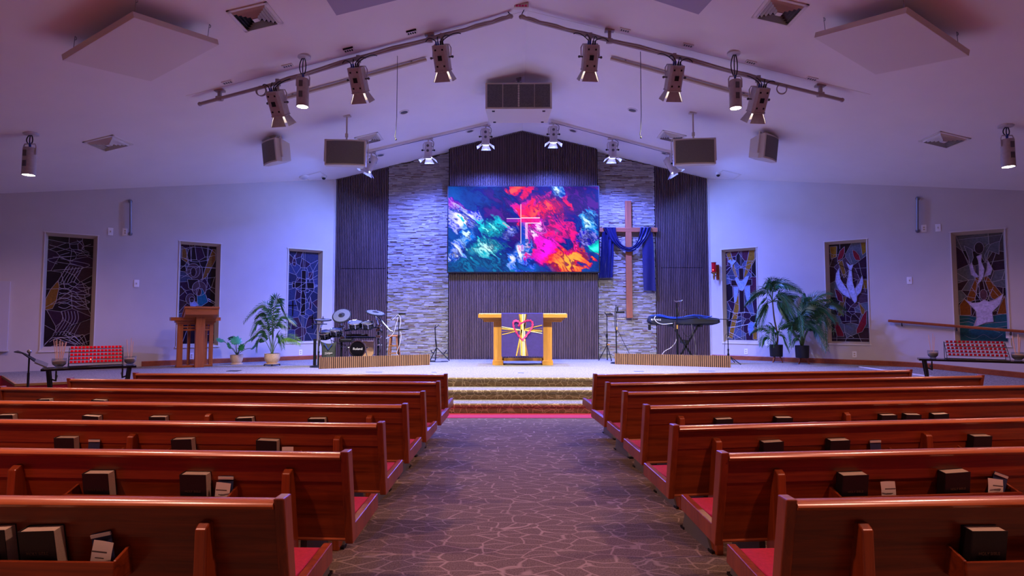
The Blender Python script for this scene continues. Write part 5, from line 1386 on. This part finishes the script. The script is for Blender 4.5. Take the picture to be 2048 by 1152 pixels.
for a in ((446, 683, -.1, .15, 1.2, .5), (466, 673, .0, .16, .3, -.6), (473, 687, -.25, .17, .6, 1.0), (497, 681, -.05, .17, -1.0, .7), (503, 697, -.2, .18, -1.4, .9), (480, 700, -.25, .13, -.3, 1.2), (462, 696, -.2, .13, 1.6, 1.1), (509, 672, .1, .15, -.8, .2)): mleaf(*a)
# right palms
def tripot(px, py, label, name='potted_palm'):
    o = onz(px, py, ZP); t = thing(name, label, 'plant', (o.x, o.y, ZP))
    pot(t, [(0, .15), (.14, .15), (.15, .17), (.162, .45), (.155, .455), (.145, .43), (0, .42)], 'potk')
    b = MB(); b.lathe([(0, .41), (.147, .41), (.152, .44), (0, .436)], 20); b.build('soil', 'soil', t)
    for k in range(3):
        a = k*2*PI/3+PI/2; b = MB(); b.tube([(.08*math.cos(a), .08*math.sin(a), .16), (.15*math.cos(a), .15*math.sin(a), .0)], [.022, .012], 8); b.build('leg', 'pewz', t)
    return t, o
t, o = tripot(1553, 725, 'tall palm with a slim trunk in a black planter, nearer the draped cross window')
y0 = o.y; c = wp(1545, 604, y0)
b = MB(); tr = catmull([o+Vector((.02, 0, .42)), wp(1555, 670, y0), wp(1549, 640, y0), c], 5); b.tube(tr, [.026-.0007*i for i in range(len(tr))], 8); b.build('trunk', 'trunk', t, world=True)
for x1, y1, x2, y2, dy, ll in ((1553, 558, 1600, 578, -.1, .2), (1542, 558, 1528, 574, .1, .16), (1528, 570, 1498, 602, -.3, .2), (1566, 578, 1597, 616, -.2, .22), (1525, 596, 1513, 634, -.2, .18), (1572, 604, 1590, 640, -.3, .2), (1530, 612, 1516, 645, .1, .17), (1562, 600, 1577, 634, .25, .18), (1538, 562, 1560, 563, .2, .16), (1560, 590, 1592, 590, .2, .18)):
    for q in (0, 1): b = MB(); frond(b, None, c, wp(x1+q*random.uniform(-7, 7), y1+q*random.uniform(-2, 9), y0+dy*.5-.1-q*.12), wp(x2+q*random.uniform(-8, 8), y2+q*random.uniform(2, 16), y0+dy-.22-q*.2), ll*1.2, 34); b.build('frond', ['leaf', 'stem'], t, world=True, recalc=False)
pb = o+Vector((0, 0, .43))
for x1, y1, x2, y2, dy, ll in ((1535, 650, 1504, 665, -.2, .16), (1545, 640, 1538, 690, -.3, .16), (1565, 640, 1592, 668, -.25, .18), (1560, 660, 1578, 700, -.3, .16), (1530, 668, 1522, 690, -.1, .14), (1568, 622, 1583, 650, .1, .18), (1548, 655, 1548, 690, -.3, .14)):
    b = MB(); frond(b, None, pb, wp(x1, y1, y0+dy*.5), wp(x2, y2, y0+dy), ll*1.2, 30); b.build('frond', ['leaf', 'stem'], t, world=True, recalc=False)
t, o = tripot(1605, 728, 'bushy drooping palm in a black planter, nearer the white dove window')
y0 = o.y; pb = o+Vector((0, 0, .43))
for x1, y1, x2, y2, dy, ll in ((1604, 606, 1658, 584, -.1, .2), (1612, 592, 1612, 606, .1, .15), (1622, 600, 1676, 640, -.2, .22), (1640, 616, 1652, 690, -.3, .22), (1622, 640, 1648, 694, -.2, .2), (1596, 612, 1602, 664, -.4, .22), (1585, 640, 1580, 684, -.2, .18), (1640, 600, 1690, 616, .0, .2), (1620, 590, 1660, 650, .1, .2), (1600, 640, 1568, 650, .1, .18), (1612, 630, 1640, 660, -.4, .2), (1594, 668, 1586, 692, -.3, .14), (1606, 600, 1640, 622, .2, .18)):
    for q in (0, 1): b = MB(); frond(b, None, pb+Vector((random.uniform(-.03, .03), 0, 0)), wp(x1+q*random.uniform(-7, 7), y1+q*random.uniform(-4, 9), y0+dy*.5-.15-q*.12), wp(x2+q*random.uniform(-8, 8), y2+q*random.uniform(-2, 14), y0+dy-.32-q*.2), ll*1.2, 34); b.build('frond', ['leaf', 'stem'], t, world=True, recalc=False)

# ------------------------------------------------------------------ drums
YD = 13.9
g = lambda x, y, d=0: at(x, y, YD+d)
def disc(b, c, r, tilt, az, prof, m=0):
    X = Matrix.Translation(c) @ Matrix.Rotation(az, 4, 'Z') @ Matrix.Rotation(tilt, 4, 'X'); b.lathe([(p_[0]*r, p_[1]) for p_ in prof], 28, m, X); return X
floorp = lambda v: Vector((v.x, v.y, ZP))
rk = thing('drum_rack', 'electronic drum kit on a black rack with silver edged cymbal pads', 'drum kit', tuple(floorp(g(720, 700))))
for x in (683, 757):
    a = g(x, 652); b = MB(); b.cyl(floorp(a), a, .024, n=12); b.box(a.x-.03, a.x+.03, a.y-.25, a.y+.25, ZP, ZP+.03); b.build('post', 'black', rk, world=True)
for p0, p1, d0, d1 in (((683, 675), (757, 675), 0, 0), ((683, 672), (640, 676), 0, -.35), ((757, 660), (765, 664), 0, -.3), ((690, 661), (757, 654), -.05, 0)):
    b = MB(); b.cyl(g(*p0, d0), g(*p1, d1), .02, n=10); b.build('crossbar', 'black', rk, world=True)
for x, y, d in ((684, 653, -.04), (681, 667.5, -.04), (685, 675.5, -.04), (684, 693, -.04), (757, 651, -.04), (757, 660, -.04), (757, 673, -.04), (757, 690, -.04)):
    q = g(x, y, d); b = MB(); b.cbox(q, (.11 if y < 690 else .08, .07, .075 if y < 690 else .03)); b.cyl(q+Vector((.05, -.02, 0)), q+Vector((.09, -.02, 0)), .012, n=8); b.build('clamp', 'chrome', rk, bev=.012, world=True)
for c_, r, mt in (((710, 648.5), .165, 0), ((735.5, 649), .14, 0), ((672, 663), .14, 0), ((650, 668.5), .15, -1)):
    q = g(*c_, -.25); b = MB(); X = disc(b, q, r, .35, 0, [(0, -.1), (.9, -.1), (1, -.04), (1, .03), (.95, .04)])
    pad = b.build('tom_pad', 'gloss', rk, world=True)
    b = MB(); b.lathe([(r*.95, .035), (r*1.03, .035), (r*1.05, .05), (r*1.0, .062), (r*.94, .05)], 28, 0, X); b.build('hoop', 'chrome', pad, world=True)
    b = MB(); b.lathe([(0, .046), (r*.95, .046), (r*.95, .04), (0, .04)], 28, 0, X); b.build('head', 'silver', pad, world=True)
    b = MB()
    for k in range(6): b.cyl((r*1.03*math.cos(k), r*1.03*math.sin(k), -.06), (r*1.03*math.cos(k), r*1.03*math.sin(k), .05), .009, n=6, X=X)
    b.build('lug', 'chrome', pad, world=True)
    b = MB(); b.cyl(q+Vector((0, .05, -.06)), g(min(max(c_[0], 683), 757), c_[1]+6), .014, n=8); b.build('arm', 'chrome', rk, world=True)
for c_, r, tilt, az, foot in (((683.5, 631.5), .225, .85, 0, (684, 652)), ((646, 640), .2, .12, .2, (641, 656)), ((751, 626), .23, .3, .75, (757, 650))):
    q = g(*c_, -.3); b = MB(); X = disc(b, q, r, tilt, az, [(0, -.012), (.98, -.012), (1, -.004), (1, .004), (.97, .01), (.75, .012), (.3, .022), (.12, .04), (0, .045)])
    cy = b.build('cymbal_pad', 'blackm', rk, world=True)
    b = MB(); b.lathe([(r*.34, .024), (r*.88, .015), (r*.88, .011), (r*.34, .018)], 28, 0, X); b.build('silver_band', 'silver', cy, world=True)
    b = MB(); b.cyl((0, 0, .03), (0, 0, .085), .014, n=8, X=X); b.build('wing_nut', 'chrome', cy, world=True)
    b = MB(); e = g(*foot, -.05); q2 = X @ Vector((0, 0, -.02)); b.cyl(q2, q2.lerp(e, .25)+Vector((0, 0, -.02)), .014, n=8); b.cyl(q2.lerp(e, .25)+Vector((0, 0, -.02)), e, .02, n=8); b.sph(q2.lerp(e, .25), .03, n=8); b.build('boom_arm', 'chrome', rk, world=True)
b = MB(); b.cyl(g(754, 632, -.2), g(781, 662, -.3), .02, n=10); b.cyl(g(779, 660, -.3), g(786, 662.5, -.3), .009, n=8); b.build('boom_arm', 'chrome', rk, world=True)
b = MB(); b.cyl(g(642, 656, -.35), g(638, 692, -.35), .02, n=10); b.build('boom_arm', 'chrome', rk, world=True)
b = MB(); q = g(712, 671, -.12); b.box(q.x-.22, q.x+.3, q.y-.06, q.y+.1, q.z-.02, q.z+.035); b.build('sound_module', 'gloss', rk, bev=.01, world=True)
b = MB(); q = g(692, 680, -.12); b.box(q.x-.14, q.x+.16, q.y-.1, q.y+.15, q.z-.05, q.z+.03); b.build('module_box', 'black', rk, bev=.02, world=True)
b = MB()
for P in (((660, 676), (668, 690), (660, 712)), ((700, 662), (706, 680), (690, 706)), ((757, 680), (768, 700), (752, 712)), ((690, 690), (700, 696), (702, 714)), ((662, 680), (676, 688), (690, 690))): b.tube(bez(g(*P[0], -.1), g(*P[1], -.2), g(*P[2], -.1), 8), .008, 6)
b.build('cable', 'cablek', rk, world=True)
# kick
t = thing('kick_drum', 'small black bass drum pad with white lettering behind the barrier', 'drum', tuple(floorp(g(717, 712, -.35))))
q = g(717, 697.5, -.35); X = Matrix.Translation(q) @ Matrix.Rotation(PI/2, 4, 'X')
b = MB(); b.lathe([(0, -.05), (.18, -.05), (.185, .0), (.18, .06), (0, .06)], 32, X=X); b.build('head', 'gloss', t, world=True)
b = MB(); b.lathe([(.175, .05), (.2, .05), (.2, .085), (.178, .085)], 32, X=X); b.build('hoop', 'chrome', t, world=True)
lettering('lettering', 'Roland', .08, 'card', t, Matrix.Translation(q+Vector((.0, -.068, .0))) @ Matrix.Rotation(PI/2, 4, 'X'))
for s in (-1, 1):
    b = MB(); b.cyl(q+Vector((s*.17, 0, -.03)), Vector((q.x+s*.27, q.y-.08, ZP)), .012, n=8); b.cyl(q+Vector((s*.17, .0, .03)), q+Vector((s*.24, -.02, .03)), .01, n=8); b.build('spur', 'chrome', t, world=True)
b = MB(); b.cyl((q.x, q.y+.02, q.z-.1), (q.x, q.y+.02, ZP), .03, n=10); b.box(q.x-.12, q.x+.12, q.y-.05, q.y+.2, ZP, ZP+.02); b.build('stand', 'black', t, world=True)
# hi-hat stand pieces right of the kick
t = thing('pedal_stand', 'chrome legged pedal stand right of the bass drum', 'drum stand', tuple(floorp(g(748, 712, -.3))))
q = floorp(g(748, 712, -.3)); b = MB(); b.cyl(q, q+Vector((0, 0, .66)), .014, n=10); b.build('pole', 'chrome', t, world=True)
for k in range(3):
    a = k*2*PI/3+.5; b = MB(); b.cyl(q+Vector((0, 0, .3)), q+Vector((.2*math.cos(a), .2*math.sin(a), 0)), .012, n=8); b.build('leg', 'chrome', t, world=True)
# bag, cardboard box
q = floorp(g(657, 713, -.45)); t = thing('stick_bag', 'dark canvas drum bag with white script behind the barrier', 'bag', tuple(q))
za = g(657, 684, -.2).z-ZP
b = MB(); rings = []
for k, (w_, d_, z) in enumerate(((.15, .07, .0), (.16, .09, .06), (.158, .09, za*.5), (.16, .06, za*.82), (.2, .03, za))):
    rings.append([(w_*math.cos(a)*(1+.04*math.sin(3*a+k)), d_*math.sin(a), z+(.03*math.cos(2*a) if k == 4 else 0)) for a in [2*PI*i/20 for i in range(21)]])
b.sheet(rings, .006); b.build('body', 'bag', t)
b = MB(); b.tube([(-.1, -.06, za*.9), (-.06, -.1, za*.95), (.02, -.1, za*.7), (.1, -.07, za*.92)], .01, 6); b.build('strap', 'blue', t)
lettering('lettering', 'Zildjian', .062, 'card', t, Matrix.Translation((.03, -.094, za*.56)) @ Matrix.Rotation(PI/2, 4, 'X') @ Matrix.Rotation(.1, 4, 'Z'), world=False)
q = floorp(g(730, 710, .3)); t = thing('cardboard_box', 'brown cardboard box behind the bass drum', 'box', tuple(q), .25)
hb = g(730, 682, .3).z-ZP; b = MB(); b.box(-.22, .22, -.15, .15, 0, hb); b.build('carton', 'card_box', t, bev=.004)
b = MB(); b.box(-.05, .05, -.152, .152, hb-.02, hb+.003); b.build('tape_strip', 'slatbox', t)
# stands
def tripod_stand(base, h, label, cat, spread=.28, nleg=3, zleg=.35, col='black', rb=None, name='microphone_stand'):
    t = thing(name, label, cat, tuple(base)); b = MB(); b.cyl((0, 0, .02), (0, 0, h*.55), .016, n=10); b.cyl((0, 0, h*.5), (0, 0, h), .011, n=10); b.build('pole', col, t)
    if rb: b = MB(); b.lathe([(0, 0), (rb, 0), (rb, .015), (rb*.85, .03), (.03, .045), (0, .05)], 28); b.build('base', col, t)
    else:
        for k in range(nleg):
            a = k*2*PI/nleg-PI/2+.35; b = MB(); b.cyl((0, 0, zleg), (spread*math.cos(a), spread*math.sin(a), .012), .011, n=8); b.sph((spread*math.cos(a), spread*math.sin(a), .014), .016, n=8); b.build('leg', col, t)
        b = MB(); b.cyl((0, 0, zleg-.03), (0, 0, zleg+.05), .026, n=10); b.build('leg_collar', 'black', t)
    b = MB(); b.cyl((0, 0, h*.52), (0, 0, h*.58), .022, n=10); b.build('clutch', 'black', t)
    return t
o = onz(637, 734, ZP); zt_ = at(637, 648, o.y).z
t = tripod_stand(o, at(630, 680, o.y).z-ZP, 'thick black stand on a round base left of the barrier', 'stand', rb=.2, name='round_base_stand')
b = MB(); b.cyl((-.1, .02, .04), (-.1, .02, at(628, 678, o.y).z-ZP), .034, n=14); b.build('column', 'black', t)
b = MB(); b.cyl((-.03, .0, .04), (-.01, 0, zt_-ZP), .012, n=8); b.build('thin_rod', 'steel', t)
b = MB(); b.lathe([(0, -.012), (.17, -.012), (.175, 0), (.17, .008), (0, .012)], 24, X=Matrix.Translation((.0, 0, zt_-ZP))); b.build('flat_pad', 'blackm', t)
# mic stand with white cable + stool
o = floorp(at(797, 716, 14.6)); y = o.y; s_ = lambda a, b_, d=0: at(a, b_, y+d)
t = tripod_stand(o, s_(797, 630).z-ZP, 'black microphone stand with a draped white cable', 'microphone stand', rb=.13)
b = MB(); b.cyl(s_(790, 634), s_(802, 627), .022, n=8); b.box(s_(798, 626).x, s_(811, 626).x, y-.06, y+.06, s_(800, 629.5).z, s_(800, 626).z); b.build('phone_holder', 'black', t, world=True, bev=.004)
b = MB(); q = s_(806, 659); b.box(q.x-.1, q.x+.12, q.y-.12, q.y+.1, q.z-.012, q.z+.02); b.cyl(q, s_(797, 658), .012, n=8); b.build('tray', 'black', t, world=True)
cb_ = thing('white_cable', 'white cable looped from the microphone stand down to the stage', 'cable', tuple(s_(800, 640)))
b = MB(); b.tube(catmull([s_(785, 640, -.05), s_(791, 634, -.05), s_(796, 630, -.06), s_(800, 634, -.06), s_(801.5, 645, -.06), s_(799, 658, -.06), s_(802, 668, -.07), s_(801, 682, -.07), s_(796, 698, -.07), s_(793, 706, -.07), s_(797, 711, -.07)], 6), .008, 8); b.build('long_loop', 'white_cable', cb_, world=True)
b = MB(); b.tube(catmull([s_(797, 634, -.06), s_(792, 650, -.07), s_(788, 664, -.08), s_(781, 673, -.08), s_(772, 677, -.08)], 6), .008, 8); b.build('short_loop', 'white_cable', cb_, world=True)
o = floorp(at(788, 714, 14.95)); y = o.y; hs = at(788, 670, y).z-ZP
t = thing('bar_stool', 'round wooden stool behind the white cable', 'stool', tuple(o))
b = MB(); b.lathe([(0, hs-.04), (.16, hs-.04), (.17, hs-.02), (.165, hs), (0, hs)], 24); b.build('seat', 'stool', t)
for k in range(4):
    a = PI/4+k*PI/2; b = MB(); b.cyl((.11*math.cos(a), .11*math.sin(a), hs-.03), (.2*math.cos(a), .2*math.sin(a), 0), .022, .016, 10); b.build('leg', 'stool', t)
for z, r in ((.22, .18), (hs*.6, .15)):
    for k in range(4):
        a, c_ = PI/4+k*PI/2, PI/4+(k+1)*PI/2; b = MB(); b.cyl((r*math.cos(a), r*math.sin(a), z+.03*(k % 2)), (r*math.cos(c_), r*math.sin(c_), z+.03*(k % 2)), .011, n=8); b.build('rung', 'stool', t)
# guitar stand
o = onz(872, 721, ZP); y = o.y; s_ = lambda a, b_, d=0: at(a, b_, y+d)
t = thing('guitar_stand', 'empty black guitar stand against the stone wall', 'guitar stand', tuple(o))
b = MB(); b.cyl(s_(873, 694), s_(871, 678), .02, n=8); b.cyl(s_(871, 678), s_(870, 655), .014, n=8); b.build('neck_pole', 'black', t, world=True)
b = MB(); b.tube([s_(870, 656), s_(870.5, 650)], .01, 6); b.tube([s_(870, 656), s_(874, 653), s_(878, 649.5)], .01, 6); b.build('yoke', 'black', t, world=True)
for x, y_, d in ((861, 721, -.1), (898, 722, -.05), (869, 721, .15)):
    b = MB(); q = onz(x, y_, ZP); b.cyl(s_(873, 695), (q.x, y+d, ZP), .014, n=8); b.build('leg', 'black', t, world=True)
b = MB(); b.tube([s_(888, 706, -.1), s_(891, 704, -.15), s_(893, 700, -.2)], .014, 6); b.tube([s_(866, 706, -.1), s_(863, 704, -.15), s_(862, 700, -.2)], .014, 6); b.build('cradle_arm', 'black', t, world=True)
q = onz(866, 724, ZP); b = MB(); b.box(q.x-.08, q.x+.06, q.y-.04, q.y+.06, ZP, ZP+.04); tag(b.build('effect_pedal', 'black', bev=.006), 'small black pedal on the floor by the guitar stand', 'pedal')
b = MB(); b.tube(catmull([(q.x-.1, q.y-.05, ZP+.01), (q.x+.1, q.y-.08, ZP+.012), (q.x+.25, q.y-.04, ZP+.012), (q.x+.38, q.y+.05, ZP+.012), (q.x+.3, q.y+.12, ZP+.012), (q.x+.2, q.y+.06, ZP+.012), (q.x+.28, q.y-.02, ZP+.02)], 6), .01, 6)
tag(b.build('floor_cable', 'cablek'), 'black cable coiled on the stage by the guitar stand', 'cable')

# ------------------------------------------------------------------ keyboard side
YK = 14.4
g = lambda x, y, d=0: at(x, y, YK+d)
q = floorp(g(1373, 700)); t = thing('keyboard_stand', 'black folding X shaped keyboard stand', 'keyboard stand', tuple(q))
zb = g(1373, 652).z
for d in (-.1, .25):
    for a_, c_ in (((1345, 652), (1392, 716)), ((1397, 650), (1352, 716))):
        A, B = g(*a_, d), g(*c_, d); B.z = ZP+.02; b = MB(); b.bar(A, B, .035); b.build('cross_leg', 'black', t, world=True)
for x, z in ((1345, zb), (1397, zb)):
    b = MB(); A = g(x, 651); b.box(A.x-.03, A.x+.03, YK-.2, YK+.36, zb-.02, zb+.02); b.build('support_arm', 'black', t, world=True)
for x in (1352, 1392):
    b = MB(); A = g(x, 716); b.box(A.x-.025, A.x+.025, YK-.2, YK+.36, ZP, ZP+.035); b.build('foot', 'black', t, world=True)
b = MB(); A = g(1374, 684, -.14); b.cyl(A, A+Vector((0, .42, 0)), .05, n=14); b.build('hub', 'black', t, world=True)
t = thing('keyboard', 'covered electric keyboard in a black cover on its stand', 'keyboard', (g(1366, 650).x, YK, zb+.02))
xs = [1296, 1299, 1305, 1318, 1333, 1350, 1366, 1376, 1388, 1400, 1412, 1422, 1431, 1437]
tz = [636.5, 632.5, 631, 631, 633.5, 636, 636, 634, 632, 632.5, 634.5, 635, 636, 637]
fz = [642, 645.5, 647.5, 648.5, 648, 648, 648, 648, 647.5, 647, 647, 647, 646.5, 645]
bz = [643, 646, 649, 652, 655, 657, 657.5, 657.5, 656.5, 655, 652.5, 650, 648, 645.5]
rows = []
for x, a_, f_, b_ in zip(xs, tz, fz, bz):
    zt2, zf2, zb2 = g(x, a_).z, g(x, f_, -.2).z, g(x, b_, -.1).z; X0 = g(x, 640).x
    e = .0 if 1296 < x < 1437 else .08
    rows.append([(X0, YK+.22-e, zt2-.06), (X0, YK+.12-e, zt2), (X0, YK-.02, zt2), (X0, YK-.16+e, (zt2+zf2)/2+.02), (X0, YK-.2+e, zf2), (X0, YK-.1+e*.3, max(zb2, zb+.02)), (X0, YK+.2-e, max(zb2, zb+.02)), (X0, YK+.22-e, zt2-.06)])
b = MB(); b.sheet(rows); n = 8
b.add(rows[0][:7], [tuple(range(7))]); b.add(rows[-1][:7], [tuple(range(7))]); b.build('dust_cover', 'blackm', t, world=True, recalc=True)
lettering('cover_lettering', 'KRONOS', .06, 'steel', t, Matrix.Translation(g(1312, 639.5, -.19)) @ Matrix.Rotation(PI/2-.35, 4, 'X'))
b = MB(); q = g(1299, 649, -.12); b.box(q.x-.03, q.x+.03, q.y-.03, q.y+.03, g(1299, 660).z, q.z); b.build('power_supply', 'black', t, world=True, bev=.006)
for k, (P, lab) in enumerate((([(1300, 633), (1318, 632), (1334, 636), (1352, 638), (1372, 634), (1388, 631.5), (1402, 633)], 'back'), ([(1303, 631.5), (1322, 634), (1340, 638), (1356, 637.5), (1376, 633.5), (1392, 634), (1400, 639)], 'front'), ([(1382, 632), (1398, 633), (1412, 637), (1424, 633.5)], 'right'), ([(1302, 633), (1320, 630.8), (1338, 635), (1360, 636), (1380, 632.5), (1396, 631.8), (1420, 635)], 'far'))):
    b = MB(); b.tube(catmull([g(x, y-1.2, -.1-.03*k) for x, y in P], 6), .013, 6)  # blue of the rear backlight is put into the cable colour
    tag(b.build('backlit_blue_cable', 'blue'), 'loose cable coloured with the blue backlight, lying across the keyboard cover, %s strand' % lab, 'cable')
b = MB(); b.tube(catmull([g(1311, 632, -.22), g(1309, 638, -.25), g(1315, 645, -.25), g(1326, 648.5, -.25), g(1345, 647, -.25)], 6), .008, 8)
tag(b.build('white_cable', 'white_cable'), 'white cable looped over the left end of the keyboard', 'cable')
b = MB(); b.tube(catmull([g(1354, 676, -.05), g(1350, 686, -.1), g(1342, 695, -.1), g(1330, 702, -.1), g(1325, 708, -.1), g(1323, 716, -.1)], 6), .009, 6)
tag(b.build('grey_cable', 'lampside'), 'pale cable sagging to the floor under the keyboard', 'cable')
for k, (P, mt, lab) in enumerate((([(1368, 648), (1366, 662), (1374, 673), (1383, 668), (1386, 652)], 'cablek', 'dark cable hanging in a loop under the keyboard'), ([(1383, 648), (1386, 668), (1391, 690), (1391, 705), (1386, 716)], 'grey', 'grey cable hanging below the keyboard stand'))):
    b = MB(); b.tube(catmull([g(x, y, -.22) for x, y in P], 6), .008, 6); tag(b.build('hanging_cable', mt), lab, 'cable')
# microphone stand before the keyboard
yq = YK-.4; s_ = lambda a, b_, d=0: at(a, b_, yq+d); o = floorp(s_(1355, 716))
t = tripod_stand(o, s_(1355, 606).z-ZP, 'microphone stand with clips and tablet holder before the keyboard', 'microphone stand', rb=.15)
b = MB(); b.tube([s_(1348.5, 600.5), s_(1350, 602.5), s_(1357, 603), s_(1363, 602.5), s_(1365, 600.5)], .014, 6); b.cyl(s_(1354, 602), s_(1354, 598), .012, n=8); b.build('tablet_holder', 'chrome', t, world=True)
b = MB(); b.cyl(s_(1357, 603, -.03), s_(1357.5, 614, -.03), .014, n=8); b.cyl(s_(1359, 622), s_(1357, 634), .016, n=8); b.box(s_(1356, 0).x, s_(1362, 0).x, yq-.06, yq, s_(0, 622).z, s_(0, 620.5).z); b.build('gooseneck', 'chrome', t, world=True)
b = MB(); A = s_(1354, 623); b.box(A.x-.03, A.x+.02, yq-.03, yq+.03, s_(0, 632).z, s_(0, 617).z); b.build('holder_body', 'black', t, world=True, bev=.004)
b = MB(); b.cyl(s_(1350.5, 644, -.05), s_(1349, 660, -.05), .026, n=12)
b.build('microphone', 'chrome', t, world=True)
b = MB(); b.cyl(s_(1354.5, 650, -.02), s_(1354.5, 658, -.02), .014, n=10); b.build('yellow_tape', 'gold', t, world=True)
# boom stand right of the keyboard
o = onz(1457, 727, ZP); y = o.y; s_ = lambda a, b_, d=0: at(a, b_, y+d)
t = tripod_stand(o, s_(1457, 677).z-ZP, 'black boom microphone stand beside the draped cross window', 'microphone stand', spread=.42, zleg=s_(1457, 711).z-ZP)
b = MB(); b.cyl(s_(1457, 677), s_(1455.5, 640), .012, n=8); b.cyl(s_(1437, 638.5), s_(1480, 639.5), .01, n=8); b.cyl(s_(1455, 640), s_(1455.5, 650), .026, n=8); b.build('boom', 'black', t, world=True)
b = MB(); b.sph(s_(1457, 675, -.03), .03, n=8); b.sph(s_(1459, 667), .018, n=8); b.cyl(s_(1452, 676), s_(1462, 676), .012, n=8); b.build('knob', 'chrome', t, world=True)
b = MB(); b.tube(catmull([s_(1458, 667, -.03), s_(1451, 670, -.04), s_(1450, 684, -.04), s_(1449, 696, -.04), s_(1449, 709, -.04)], 5), .006, 6); b.build('cable', 'cablek', t, world=True)
# two stands by the cross
o = onz(1214.5, 721.5, ZP); y = o.y; s_ = lambda a, b_, d=0: at(a, b_, y+d)
t = tripod_stand(o, s_(1215, 628).z-ZP, 'black tripod stand with a small cradle left of the cross', 'tripod', spread=.22, zleg=s_(1215, 690).z-ZP, name='tripod_stand')
b = MB(); b.tube([s_(1209.5, 625.5), s_(1211, 628), s_(1219, 628), s_(1220.5, 625.5)], .014, 6); b.box(s_(1211, 0).x, s_(1219, 0).x, y-.03, y+.03, s_(0, 630).z, s_(0, 627).z); b.build('cradle', 'black', t, world=True)
b = MB(); b.cbox(s_(1213.5, 672, -.03), (.05, .05, .09)); b.cyl(s_(1208, 682), s_(1222, 683.5), .012, n=8); b.build('crank', 'black', t, world=True)
b = MB(); b.cbox(s_(1217, 689, -.06), (.07, .02, .035)); b.build('tag', 'altar', t, world=True)
y = 14.4; s_ = lambda a, b_, d=0: at(a, b_, y+d)
o = floorp(at(1233, 727, y))
t = tripod_stand(o, s_(1235, 610).z-ZP, 'tall microphone stand with phone clamps in front of the cross', 'microphone stand', rb=.15)
b = MB(); b.cyl(s_(1235, 613), s_(1235.5, 626), .022, n=8); b.box(s_(1226.5, 0).x, s_(1242, 0).x, y-.03, y+.02, s_(0, 626.5).z, s_(0, 622.5).z); b.build('phone_clamp', 'black', t, world=True, bev=.006)
b = MB(); b.box(s_(1225, 0).x, s_(1245, 0).x, y-.04, y+.03, s_(0, 640.5).z, s_(0, 637.5).z); b.build('chrome_clamp', 'chrome', t, world=True, bev=.006)
b = MB(); b.cyl(s_(1233.7, 654, -.01), s_(1233.7, 661, -.01), .014, n=8); b.build('yellow_tape', 'gold', t, world=True)
b = MB(); b.tube(catmull([s_(1230, 616, -.03), s_(1229, 640, -.03), s_(1231, 660, -.03), s_(1236, 662, -.03), s_(1247, 684, 0), s_(1259, 708, .1)], 6), .007, 6); b.build('cable', 'cablek', t, world=True)
# tape marks and floor boxes
for x, y, w_, a_, lab in ((748, 744.5, .34, .0, 'blue tape mark on the stage before the drum barrier'), (1278, 742.8, .2, -.05, 'short blue tape mark on the stage before the keyboard barrier'), (1414, 742.3, .34, 0, 'long blue tape mark on the stage before the keyboard barrier'), (868, 745, .1, .2, 'tiny blue tape mark on the stage left of the steps'), (1042, 746, .12, 0, 'tiny blue tape mark on the stage before the altar')):
    q = onz(x, y, ZP); b = MB(); b.box(-w_/2, w_/2, -.03, .03, 0, .002); o = b.build('tape_mark', 'tape'); o.matrix_basis = Matrix.Translation((q.x, q.y, ZP+.003)) @ Matrix.Rotation(a_, 4, 'Z'); tag(o, lab, 'tape')
q = onz(468, 742, ZP); b = MB(); b.box(-.12, .12, -.1, .1, 0, .006); o = b.build('floor_box', 'black', bev=.002); o.matrix_basis = Matrix.Translation((q.x, q.y, ZP+.001)); tag(o, 'dark floor outlet box on the stage by the lectern', 'floor box')
